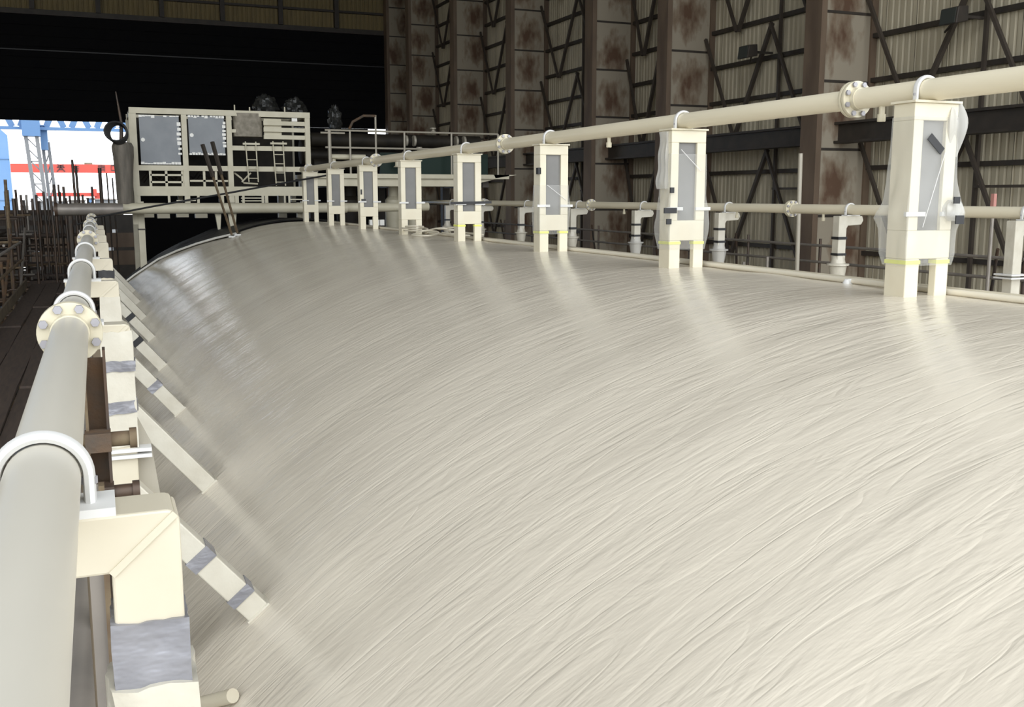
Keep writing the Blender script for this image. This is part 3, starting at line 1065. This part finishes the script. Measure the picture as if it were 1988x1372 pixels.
# two ladders
for x0, zt, zb in ((3.13, 1.17, .3), (3.72, 1.19, .22)):
    ld = B().tube([(x0, SY - .12, zb), (x0 - .04, SY - .1, zt)], .014, 8).build('ladder_stile', 'skid_cream', sk)
    B().tube([(x0 + .2, SY - .12, zb), (x0 + .18, SY - .1, zt)], .014, 8).build('ladder_stile', 'skid_cream', sk)
    for q in range(4):
        z = zb + .08 + q * .2
        B().tube([(x0 - .02, SY - .12, z), (x0 + .2, SY - .12, z)], .01, 8).build('rung', 'skid_cream', sk)
    B().box(x0 - .1, x0 + .26, SY - .14, SY - .08, zt - .07, zt - .03).build('ladder_head', 'skid_cream', sk)
# lower tier under the main beam
for x, w in ((1.45, .05), (2.05, .05), (2.55, .07), (2.86, .08), (3.0, .05), (3.42, .05), (3.5, .07), (3.9, .03), (4.0, .04)):
    B().box(x - w / 2, x + w / 2, SY - .1, SY - .04, -.16, .0).build('hanger', 'skid_cream', sk)
for x0, x1, z in ((2.95, 3.45, -.05), (2.95, 3.45, -.11), (4.0, 4.4, -.08), (1.6, 2.0, -.1)):
    B().box(x0, x1, SY - .09, SY - .05, z - .012, z + .012).build('tie_bar', 'skid_cream', sk)
for x0, x1, z in ((1.1, 1.75, .44), (1.1, 1.75, .29), (1.9, 2.7, .32)):
    B().box(x0, x1, SY - .02, SY + .02, z - .02, z + .02).build('tie_bar', 'skid_cream', sk)
for x in (1.1, 1.42, 1.75, 2.2, 2.45):
    B().box(x - .025, x + .025, SY - .02, SY + .02, .2, .53).build('hanger', 'skid_cream', sk)
for k in range(5):
    B().tube([(.95 + .35 * k, SY + .5, .3), (1.1 + .35 * k, SY + .5, .5), (1.3 + .35 * k, SY + .55, .36)], .05, 10).build('process_pipe', 'mottled_black', sk)
B().tube([(2.85, SY + .1, .5), (3.0, SY + .1, .38), (3.05, SY + .1, .28), (3.35, SY + .1, .26)], .02, 8).build('process_pipe', 'skid_cream', sk)
B().tube([(3.0, SY + .05, .3), (3.2, SY + .05, .5)], .018, 8).build('process_pipe', 'skid_cream', sk)
# header pipe and legs
B().tube([(-.45, 22.5, -.26), (.5, 22.5, -.26), (3, 22.5, -.265), (5.2, 22.5, -.265)], .112, 28).build('header_pipe', 'skid_cream', sk)
for x in (.83, 4.3):
    B().box(x - .13, x - .03, SY - .08, SY + .06, -.6, -.15).build('leg', 'skid_cream', sk)
    B().box(x - .03, x + .1, SY - .1, SY + .1, surf(.83) if x < 2 else -.6, -.12).build('leg', 'skid_cream', sk)
    B().box(x - .04, x + .11, SY - .11, SY + .11, -.72, -.69).build('joint_plate', 'dark_steel', sk)
for x in (.9, 4.4):
    B().box(x - .1, x + .1, 26.2, 26.4, -H, .05).build('ground_leg', 'skid_cream', sk)
    B().box(x - .08, x + .08, SY - .0, 26.4, .0, .15).build('cantilever', 'skid_cream', sk)
for x0, x1 in ((2.35, 2.48), (2.62, 2.8)):
    B().prism([(x0, -.36), (x1, -.36), (x1 - .03, -.72), (x0 + .05, -.72)], 22.6, 22.7).build('bracket_plate', 'skid_cream', sk)
for k, x in enumerate((1.02, 1.35, 1.75, 2.15)):  # added pale blocks imitating glimpses of the bright yard below the header pipe
    tag(B().box(x - .12, x + .14, 23.6, 23.8, -.47 - .02 * (k % 2), -.39).build('yard_glimpse', 'flange_cream', loc=(x, 23.7, -.47)),
        'pale yellow stand-in for bright yard seen under the header pipe, ' + ['next to the skid leg', 'second from the skid leg', 'third from the skid leg', 'farthest from the skid leg'][k], 'block', 'bright yard stand-ins under the header pipe')

# wrapped brown column with a coil of hose at the skid's corner
t = thing('wrapped_column', 'brown cloth-wrapped column with a hose coil hung on it at the skid corner', 'column', (.57, 22.6, -.36))
prof = [(.17, -.36), (.17, -.2), (.172, .0), (.165, .2), (.18, .5), (.20, .8), (.215, 1.0), (.18, 1.08), (.06, 1.1)]
loops = []
for r_, z in prof:
    loops.append([(.57 + r_ * math.cos(a) * (1 + .1 * noise.noise((math.cos(a) * 2, z * 2, 1))), 22.6 + r_ * math.sin(a), z) for a in np.linspace(0, 2 * math.pi, 28, endpoint=False)])
B().rings(loops).build('cloth_wrap', 'cloth_brown', t)
B().tube([(.55, 22.55, 1.0), (.57, 22.55, 1.5), (.5, 22.55, 2.1)], [.05, .03, .012], 10).build('pole_tip', 'tube_dark', t)
for k in range(6):
    B().tube([(.50 + (.17 + .008 * k) * math.cos(a) - .01 * k, 22.38 - .02 * k, 1.24 + .19 * math.sin(a) + .01 * k) for a in np.linspace(0, 2 * math.pi, 28, endpoint=False)], .022, 8, closed=True).build('hose_coil', 'hose_black', t)

# two leaning dark bars and a taut black cable
for k, (xt, yt, xb) in enumerate(((393, 280, 450), (412, 275, 461))):
    p, q = atY(xt, yt, 19.5), atY(xb, 457, 19.8)
    q = Vector((q.x, 19.8, surf(q.x) + .05))
    mid_ = p.lerp(q, .35)
    t = thing('leaning_bar', ['dark steel bar leaning at the tarp edge, the one nearer the skid corner', 'dark steel bar leaning at the tarp edge, the one nearer the support frames'][k], 'bar', tuple(q))
    B().bar(p, mid_, .06, .05).build('bar_head', 'dark_steel', t)
    B().bar(mid_, q, .035, .03).build('bar_rod', 'rust_edge', t)
    B().box(q.x - .06, q.x + .06, 19.74, 19.86, q.z - .05, q.z - .02).build('foot', 'white', t)
pts = [atY(150, 436, 20.6), atY(190, 421, 20.5), atY(300, 400, 20.3), atY(430, 377, 20.0), atY(540, 357, 20.2), atY(648, 338, 20.45)]
tag(B().tube(pts, .018, 8).build('black_cable', 'hose_black', loc=tuple(pts[3])), 'taut black cable crossing in front of the pipe skid', 'cable')


def lump(name, label, cx_, cz, rx, rz, y, m='bag_black', seed=0):
    b = MB()
    loops = []
    for k in range(16):
        ph = math.pi * (k + .5) / 16
        l = []
        for q in range(26):
            a = 2 * math.pi * q / 26
            v = Vector((math.sin(ph) * math.cos(a), math.sin(ph) * math.sin(a), -math.cos(ph)))
            g = 1 + .35 * noise.noise(v * 2.2 + Vector((seed, 0, 0))) + .22 * noise.noise(v * 5 + Vector((0, seed, 0)))
            l.append((cx_ + v.x * rx * g, y + v.y * rx * .8 * g, cz + v.z * rz * (g if v.z > 0 else 1)))
        loops.append(l)
    o = b.rings(loops).build(name, m, loc=(cx_, y, cz - rz))
    o.data.polygons.foreach_set('use_smooth', [k % 3 != 0 for k in range(len(o.data.polygons))])
    return tag(o, label, 'wrapped valve')


lump('wrapped_valve', 'bulky valve wrapped in crumpled black plastic on top of the skid', 3.72, 2.02, .27, .24, 24.0, seed=2)
lump('wrapped_valve', 'second valve wrapped in crumpled black plastic, by the skid corner', 4.38, 1.98, .25, .24, 24.0, seed=8)
lump('wrapped_valve', 'small pointed plastic-wrapped valve above the platform rail', 5.27, 1.72, .16, .32, 23.8, seed=5)

# ---------------------------------------------------------------- railed platform right of the skid
pl = thing('railed_platform', 'cream railed platform carrying dark insulated pipes beside the skid', 'platform', (7, 23.5, -H))
pa, pb = P(540, 345), P(985, 345)
B().box(4.55, 9.3, 22.9, 25.2, .40, .50).build('deck_edge', 'skid_cream', pl)
B().prism([(4.6, .40), (9.0, .40), (8.2, .22), (4.6, .22)], 23.0, 25.0).build('deck_web', 'skid_cream', pl)
B().prism([(8.9, .5), (9.5, .5), (8.95, .42)], 22.9, 25.2).build('deck_nose', 'skid_cream', pl)
for (x0, x1, z) in ((4.85, 9.03, 1.46), (4.75, 5.3, 1.40), (4.85, 9.03, 1.08)):
    B().tube([(x0, 22.95, z), (x1, 22.95, z)], .022, 8).build('rail', 'tube_light', pl)
for x in (4.95, 5.42, 6.02, 6.7, 7.85, 9.03):
    B().tube([(x, 22.95, .45), (x, 22.95, 1.46 if x != 6.02 else 1.82)], .024 if x != 4.95 else .04, 8).build('rail_post', 'tube_light', pl)
B().tube([(6.02, 22.95, 1.8), (5.75, 22.97, 1.8), (5.5, 23.0, 1.66), (5.42, 23.0, 1.5)], .03, 8).build('hooked_rod', 'rust', pl)
for z, y, r_, x0, x1 in ((1.3, 23.9, .16, 4.7, 8.9), (.95, 24.2, .14, 4.7, 8.8), (.72, 23.6, .12, 4.7, 9.0), (1.05, 24.6, .3, 4.6, 9.1)):
    B().tube([(x0, y, z), (x1, y, z)], r_, 18).build('insulated_pipe', 'mottled_black', pl)
B().box(6.2, 8.9, 23.3, 23.35, .5, 1.0).build('green_screen', 'green_steel', pl)
for x, z in ((6.95, 1.30), (7.15, 1.30), (8.22, 1.31), (8.42, 1.31)):
    B().lathe([(.04, -.03), (.13, -.025), (.13, .025), (.04, .03)], (x, 23.68, z), 'x', 16).build('valve_flange', 'tube_light', pl)
for x, z in ((7.45, 1.5), (6.75, 1.02), (7.1, 1.05)):
    B().lathe([(.05, -.08), (.09, -.04), (.03, .03), (.07, .06), (.07, .08)], (x, 23.1, z), 'z', 12).build('small_valve', 'tube_light', pl)
for x in (8.35, 8.47, 8.59):
    B().tube([(x, 23.2, .62), (x, 23.2, .92)], .035, 10).build('gauge_tube', 'tube_light', pl)
for x0, x1, z in ((5.0, 5.8, .88), (5.0, 5.6, .72)):
    B().tube([(x0, 23.1, z), (x1, 23.1, z)], .06, 12).build('process_pipe', 'skid_cream', pl)
for x in (5.05, 5.72, 6.55):
    B().lathe([(.1, -.06), (.06, -.03), (.05, .1), (.09, .12)], (x, 23.05, .72), 'z', 12).build('small_valve', 'skid_cream', pl)
for x in (5.2, 7.0, 8.8):
    B().box(x - .1, x + .1, 26.2, 26.4, -H, .3).build('ground_leg', 'dark_steel', pl)
    B().box(x - .08, x + .08, 23.2, 26.4, .2, .35).build('cantilever', 'dark_steel', pl)
for x, w in ((6.7, .2), (7.2, .14), (5.6, .3)):
    B().lathe([(w, -.9), (w, -.1), (w * .6, 0), (w * .6, .25)], (x, 24.0, 0), 'z', 16).build('drop_pipe', 'skid_cream' if w < .3 else 'mottled_black', pl)
B().tube([(4.6, 22.7, -.26), (6.2, 22.7, -.26), (7.2, 22.8, -.25)], .1, 16).build('process_pipe', 'skid_cream', pl)
for k in range(6):
    B().box(5.75 + .12 * (k % 3), 5.85 + .12 * (k % 3), 22.6, 22.7, -.85 + .18 * (k // 3), -.72 + .18 * (k // 3)).build('label_card', 'sheet_white', pl)

# ================================================================ LEFT: WALKWAY AND SCAFFOLD
ww = thing('scaffold_walkway', 'dark timber scaffold walkway below the clamped cream pipe', 'walkway', (-.8, 9, -H))
ZW = -1.75
for r_ in range(4):
    for k in range(9):
        y0 = .4 + k * 2.4 + (.0 if r_ % 2 else .1)
        inst('board', 'board', lambda: MB().box(-.125, .125, -1.185, 1.185, -.02, .02), 'board_wood', ww, (-.36 - .262 * r_, y0 + 1.19, ZW + .006 * ((r_ * 7 + k * 3) % 4)), (0, 0, .006 * ((k + r_) % 3 - 1)))
for k in range(10):
    y = .6 + 2.35 * k
    B().tube([(-1.66, y, ZW - .06), (-.2, y, ZW - .06)], .024, 8).build('transom', 'tube_dark', ww)
    B().tube([(-1.58, y, -H), (-1.58, y, -.62 - .25 * (k % 3))], .024, 8).build('standard', 'tube_dark' if k % 2 else 'rust', ww)
    B().tube([(-.26, y + .1, surf(-.26)), (-.26, y + .1, ZW - .05)], .024, 8).build('standard', 'tube_dark', ww)
for z in (-1.25, -.9):
    B().tube([(-1.42, .3, z), (-1.42, 22, z)], .024, 8).build('guard_tube', 'rust_edge' if z < -1 else 'tube_grey', ww)
B().box(-1.36, -1.33, .4, 21.5, ZW, ZW + .16).build('toe_board', 'old_timber', ww)
for k in range(5):
    B().tube([(-1.47, 5 + 4 * k, ZW - .4), (-1.47, 8.4 + 4 * k, -.7)], .024, 8).build('diagonal', 'rust' if k % 2 else 'tube_grey', ww)

# rusty channel and clamps between pipe and second bracket
t = thing('rusty_channel', 'rust-stained steel channel with scaffold clamps behind the taped bracket post', 'channel', (-.03, 3.2, ZW))
B().box(-.062, -.005, 3.16, 3.17, ZW, -.47).build('web', 'rust', t)
B().box(-.066, -.058, 3.1, 3.17, ZW, -.46).build('lip', 'rust_edge', t)
B().box(-.01, -.002, 3.1, 3.17, ZW, -.44).build('lip', 'tube_dark', t)
for z in (-.70, -.86):
    B().lathe([(.022, -.07), (.022, .06), (.03, .06), (.03, .08)], (-.01, 3.08, z), 'x', 10).build('clamp_bolt', 'rust_edge' if z > -.8 else 'tube_dark', t)
    B().box(-.07, .0, 3.05, 3.12, z - .03, z + .025).build('clamp', 'rust' if z > -.8 else 'tube_dark', t)
t = thing('rusty_angle_bar', 'tall rusty angle bar standing close behind the nearest bracket post', 'bar', (-.03, 2.3, ZW))
B().bar((-.03, 2.3, ZW - .05), (-.026, 2.3, -.62), .012, .035, (0, 1, 0)).build('rust_face', 'rust_edge', t)
B().bar((-.05, 2.3, ZW - .05), (-.046, 2.3, -.62), .03, .01, (0, 1, 0)).build('pale_face', 'tube_grey', t)
B().tube([(-.06, 2.42, ZW - .05), (-.058, 2.42, -.6)], .012, 8).build('rod', 'old_timber', t)
# timber behind the pipe
t = thing('timber_post', 'weathered timber post wedged beside the pipe below the flange', 'post', (-.02, 5.0, ZW))
B().box(-.055, -.02, 4.98, 5.06, ZW, -.55).build('plank', 'old_timber', t)
B().box(-.06, -.015, 5.06, 5.1, ZW, -.6).build('backing_plank', 'rust_edge', t)


def scaffold(label, xs_, ys_, zs_, tops, seed, boards=True, mats=('tube_dark', 'rust_edge', 'tube_dark', 'tube_grey')):
    rg = random.Random(seed)
    t = thing('tube_scaffold', label, 'scaffold', ((xs_[0] + xs_[-1]) / 2, (ys_[0] + ys_[-1]) / 2, -H))
    for x in xs_:
        for y in ys_:
            dx, dy = rg.uniform(-.12, .12), rg.uniform(-.2, .2)
            B().tube([(x + dx, y + dy, -H), (x + dx * 1.4, y + dy, rg.uniform(*tops))], .03, 7).build('standard', rg.choice(mats), t)
    for z in zs_:
        for x in xs_:
            B().tube([(x + .05, ys_[0] - .3, z), (x + .05, ys_[-1] + .3, z)], .026, 7).build('ledger', rg.choice(mats), t)
        for y in ys_:
            B().tube([(xs_[0] - .3, y + .05, z + .05), (xs_[-1] + .3, y + .05, z + .05)], .026, 7).build('transom', rg.choice(mats), t)
            B().tube([(xs_[0] - .3, y + .05, z + .5), (xs_[-1] + .3, y + .05, z + .5)], .022, 7).build('guard_tube', rg.choice(mats), t)
        if boards:
            n = int((ys_[-1] - ys_[0]) / 2.2)
            for k in range(n):
                for r_ in range(int((xs_[-1] - xs_[0]) / .3)):
                    if rg.random() < .82:
                        inst('board', 'board2', lambda: MB().box(-.13, .13, -1.1, 1.1, -.02, .02), 'board_wood', t, (xs_[0] + .15 + .3 * r_, ys_[0] + 1.1 + 2.2 * k, z + .1), (0, 0, rg.uniform(-.02, .02)))
    return t


scaffold('dense dark tube scaffold with timber decks beside the walkway', [-2.2, -3.4, -4.6][::-1], [10, 12.2, 14.4, 16.6, 18.8], [-1.3, -3.2, -5.4, -7.6], (-.9, -.2), 11)
scaffold('far dark tube scaffold with pole tops standing against the bright yard', [-6.2, -5.0, -3.9, -2.8, -1.75], [22, 24.2, 26.4, 28.6], [-.95, -1.9, -3.4, -5.6, -8], (-.35, .35), 23)
# tall pole tops against the sky
tall = thing('pole_scaffold', 'cluster of tall thin scaffold poles standing up against the bright yard', 'scaffold', (-1.5, 26, -H))
for px, py, d, r_ in ((140, 310, 23.5, .03), (147, 322, 23.6, .03), (193, 326, 25, .045), (104, 358, 24.5, .034), (113, 358, 25, .025), (123, 362, 24, .032), (116, 372, 26, .025), (178, 362, 26, .03),
                      (152, 376, 24, .03), (62, 385, 23, .03), (70, 378, 23.5, .03), (84, 372, 24.2, .03), (92, 385, 26, .026), (10, 400, 23, .03), (26, 385, 22.5, .04), (30, 368, 25, .03), (40, 378, 24, .03), (46, 388, 26, .03),
                      (207, 336, 27, .02), (218, 345, 27, .02), (160, 378, 26, .028), (170, 384, 25, .028), (135, 380, 27, .03), (128, 384, 25, .025), (98, 380, 23, .028), (76, 390, 26, .028)):
    d += 3.2
    p = atY(px, py, d)
    B().tube([(p.x + .02, d, -H), (p.x + .02, d, -1.0), (p.x, d, p.z)], r_, 7).build('pole', 'tube_dark', tall)
rg = random.Random(17)
for k in range(34):
    z = -.42 - .12 * k + rg.uniform(-.05, .05)
    x0 = rg.uniform(-4.6, -2.2)
    d = rg.uniform(26.6, 30)
    if k % 2:
        B().tube([(x0, d, z), (x0 + rg.uniform(1.2, 3.2), d, z + rg.uniform(-.06, .06))], .026, 7).build('ledger', rg.choice(('tube_dark', 'tube_grey', 'rust_edge')), tall)
    else:
        B().box(x0, x0 + rg.uniform(1, 3), d, d + .25, z - .1, z - .05 + rg.uniform(0, .12)).build('board', 'board_wood', tall)
# dark steel block under construction that closes the view behind the scaffold
blk = thing('steel_block', 'dark rusty ship block with rows of small openings behind the scaffold', 'block', (-6, 40, -H))
rg = random.Random(3)
Yb = 38.0
for k in range(14):
    z1 = -.66 - k * .62
    B().box(-16, 1.2, Yb, Yb + .2, z1 - .5, z1).build('plate', 'brown_steel' if k % 3 else 'dark_steel', blk)
    x = -16.0
    while x < 1.2:
        w = rg.choice((.4, .5, 1.4, 2.2)) if k < 9 else 3
        B().box(x, min(x + w, 1.2), Yb + .02, Yb + .18, z1 - .62, z1 - .5).build('rib', 'dark_steel', blk)
        x += w + (.16 if rg.random() < .75 else .0)
B().box(-16, 1.2, Yb, Yb + .2, -H, -.66 - 14 * .62).build('plate', 'dark_steel', blk)
for x in (-15, -10, -5, 1.0):
    B().box(x - .1, x + .1, Yb + .2, Yb + .5, -H, -.9).build('stiffener', 'dark_steel', blk)
t = thing('grey_duct', 'dull grey duct lying on the far scaffold beside the tank end', 'duct', (-.2, 22.2, -.6))
B().tube([(-.75, 22.15, -.27), (.5, 22.15, -.27)], .12, 20).build('duct_shell', 'tube_grey', t)
B().tube([(-.78, 22.15, -.27), (-.72, 22.15, -.27)], .135, 20).build('rim', 'tube_dark', t)
B().tube([(-.5, 22.15, surf(-.5)), (-.5, 22.15, -.4)], .04, 8).build('duct_leg', 'tube_dark', t)

# ================================================================ OUTSIDE
# blue block at the left edge
t = thing('blue_hull_block', 'big blue painted steel block standing in the yard', 'block', (-16, 96, -H - .25))
B().prism([(-30, -H - .25), (-6.1, -H - .25), (-6.45, -1.3), (-6.55, 5.0), (-7.0, 5.45), (-30, 6.2)], 95, 95.6).build('hull', 'blue_steel', t)
for z in (3.0, -.4):
    B().box(-20, -6.5, 94.95, 95.02, z, z + .06).build('weld_seam', 'crane_blue', t)

# blue gantry crane with white lattice legs
gc = thing('gantry_crane', 'gantry crane with blue girder and white lattice legs outside the door', 'crane', (-4.5, 97, -H - .25))
B().box(-12, 14, 96.2, 96.8, 5.55, 5.8).build('girder_chord', 'crane_blue', gc)
B().box(-12, 14, 96.2, 96.8, 7.4, 7.8).build('girder_chord', 'crane_blue', gc)
for k in range(13):
    x = -11.6 + 2.0 * k
    B().bar((x, 96.5, 5.8), (x + .7, 96.5, 7.4), .25, .5).build('girder_web', 'crane_blue', gc)
    B().bar((x + 1.4, 96.5, 5.8), (x + .7, 96.5, 7.4), .25, .5).build('girder_web', 'crane_blue', gc)
B().box(-5.45, -4.05, 95.6, 97.4, 5.0, 7.4).build('leg_head', 'crane_blue', gc)
B().box(-4.1, -3.55, 96.6, 98.0, 3.9, 6.0).build('leg_head', 'crane_blue', gc)
for (xt, xb, y, zt, w) in ((-5.2, -4.55, 96, 5.0, .30), (-4.35, -3.75, 96, 5.0, .30), (-4.0, -3.55, 97.4, 4.6, .26), (-3.55, -3.0, 97.4, 4.6, .26)):
    B().bar((xt, y, zt), (xb + (xb - xt) * .9, y, -H - .2), w, w).build('lattice_chord', 'crane_white', gc)
for k in range(9):
    z0, z1 = 4.8 - k * .95, 4.8 - (k + 1) * .95
    f0, f1 = (5 - z0) / 17.5 * 1.25 * .98, (5 - z1) / 17.5 * 1.25
    B().bar((-5.1 + f0, 96, z0), (-4.3 + f1, 96, z1), .1, .1).build('lacing', 'crane_white', gc)
    if k % 2:
        B().bar((-5.1 + f1, 96, z1), (-4.3 + f1, 96, z1), .1, .1).build('lacing', 'crane_white', gc)
    B().bar((-3.55 + f0, 97.4, z0), (-3.95 + f1, 97.4, z1), .1, .1).build('lacing', 'crane_white', gc)

# red gantry crane farther off
rc = thing('red_gantry_crane', 'long red gantry crane girder far across the yard', 'crane', (-5, 200, -H - .25))
B().box(-40, 40, 199, 201, 4.1, 5.6).build('girder', 'crane_red', rc)
B().box(-40, 40, 198.9, 199, 4.05, 4.2).build('lower_flange', 'crane_red', rc)
B().tube([(-40, 199, 6.5), (40, 199, 6.5)], .05, 6).build('handrail', 'tube_grey', rc)
for k in range(27):
    B().tube([(-39 + 3 * k, 199, 5.6), (-39 + 3 * k, 199, 6.5)], .04, 6).build('rail_post', 'tube_grey', rc)
B().box(-1.6, -.2, 199, 200, 5.6, 5.9).build('cable_box', 'brown_steel', rc)
for x in (-38, 38):
    B().box(x - 1, x + 1, 198.5, 201.5, -H - .25, 4.1).build('leg', 'crane_red', rc)
# the dark characters painted on the girder, built as their visible strokes
GL = {0: [(-.5, .1, .5, .1), (-.4, .45, .4, .15), (-.4, .15, .4, .45), (0, .1, -.5, -.5), (0, .1, .5, -.5), (-.2, -.2, .2, -.2)],
      1: [(0, .5, 0, -.5), (-.4, .2, .4, .2), (-.3, -.1, .4, -.1), (-.35, -.4, .35, -.35), (-.3, .2, -.3, -.1)],
      2: [(-.45, .3, .45, .3), (0, .5, 0, -.4), (-.35, .05, .35, .05), (-.35, -.25, .35, -.25), (-.4, .3, -.4, -.5), (.4, .3, .4, -.5)],
      3: [(-.35, .35, .35, .35), (-.35, -.35, .35, -.35), (-.35, .35, -.35, -.35), (.35, .35, .35, -.35), (0, .5, 0, .35)]}
for k, px in enumerate((118, 147, 197, 221)):
    c = atY(px, 326, 198.9)
    b = MB()
    for (x0, z0, x1, z1) in GL[k]:
        b.bar((c.x + x0 * 1.25, 198.93, c.z + z0 * 1.25), (c.x + x1 * 1.25, 198.93, c.z + z1 * 1.25), .06, .17)
    b.build('painted_character', 'glyph_dark', rc)
t = thing('red_jib', 'low red jib with a square cab beyond the scaffold poles', 'crane', (-4, 150, -H - .25))
a_, c_ = atY(70, 376, 150), atY(198, 374, 150)
B().box(a_.x, c_.x, 149.5, 150.5, a_.z - .35, a_.z + .15).build('jib', 'crane_red', t)
B().box(atY(178, 370, 150).x, atY(188, 370, 150).x, 149, 151, a_.z - .3, a_.z + .65).build('cab', 'crane_red', t)
B().box(c_.x - 1, c_.x, 149.5, 150.5, -H - .25, a_.z - .35).build('mast', 'crane_red', t)
for k, (px0, px1, py0, m, lab) in enumerate(((60, 130, 392, 'yard_white', 'pale low shed in the yard behind the scaffold'), (135, 165, 390, 'tube_grey', 'grey container block in the yard'), (168, 182, 386, 'blue_steel', 'small blue cabin in the yard'), (184, 226, 388, 'yard_white', 'pale stacked units in the yard beside the wrapped column'))):
    p, q = atY(px0, py0, 120 + k), atY(px1, py0, 120 + k)
    t = thing('yard_building', lab, 'building', ((p.x + q.x) / 2, 121 + k, -H - .25))
    B().box(p.x, q.x, 120 + k, 124 + k, -H - .25, p.z).build('walls', m, t)
    B().box(p.x - .1, q.x + .1, 119.8 + k, 124.2 + k, p.z, p.z + .12).build('roof', 'tube_grey', t)
    nn = max(2, int((q.x - p.x) / .8))
    for w in range(nn):
        x = p.x + (q.x - p.x) * (w + .5) / nn
        B().box(x - .15, x + .15, 119.95 + k, 120 + k, p.z - 1.0, p.z - .35).build('window', 'tube_dark', t)

# ================================================================ FLOODLIGHTS ON THE HALL WALL
for k, (px, py) in enumerate(((1850, 30), (1450, 100))):
    c = atX(px, py, 16.9)
    t = thing('floodlight', ['dark wall floodlight on a bracket above the nearest frame', 'dark wall floodlight on a bracket in the bay beyond the rusted column'][k], 'lamp', (17.5, c.y, c.z), 'unlit floodlights on the hall wall')
    B().prism([(16.75, c.z - .2), (17.1, c.z - .13), (17.08, c.z + .18), (16.8, c.z + .15)], c.y - .24, c.y + .24).build('housing', 'dark_steel', t, bev=.02)
    B().bar((16.745, c.y, c.z - .18), (16.785, c.y, c.z + .13), .4, .02, (1, 0, 0)).build('lens', 'lamp_glass', t)
    for s in (-1, 1):
        B().bar((17.0, c.y + .2 * s, c.z + .1), (17.7, c.y + 1.0, c.z + .15 * s), .035, .035).build('arm', 'dark_steel', t)
    B().bar((17.0, c.y, c.z), (17.75, c.y, c.z), .06, .06).build('mount', 'dark_steel', t)
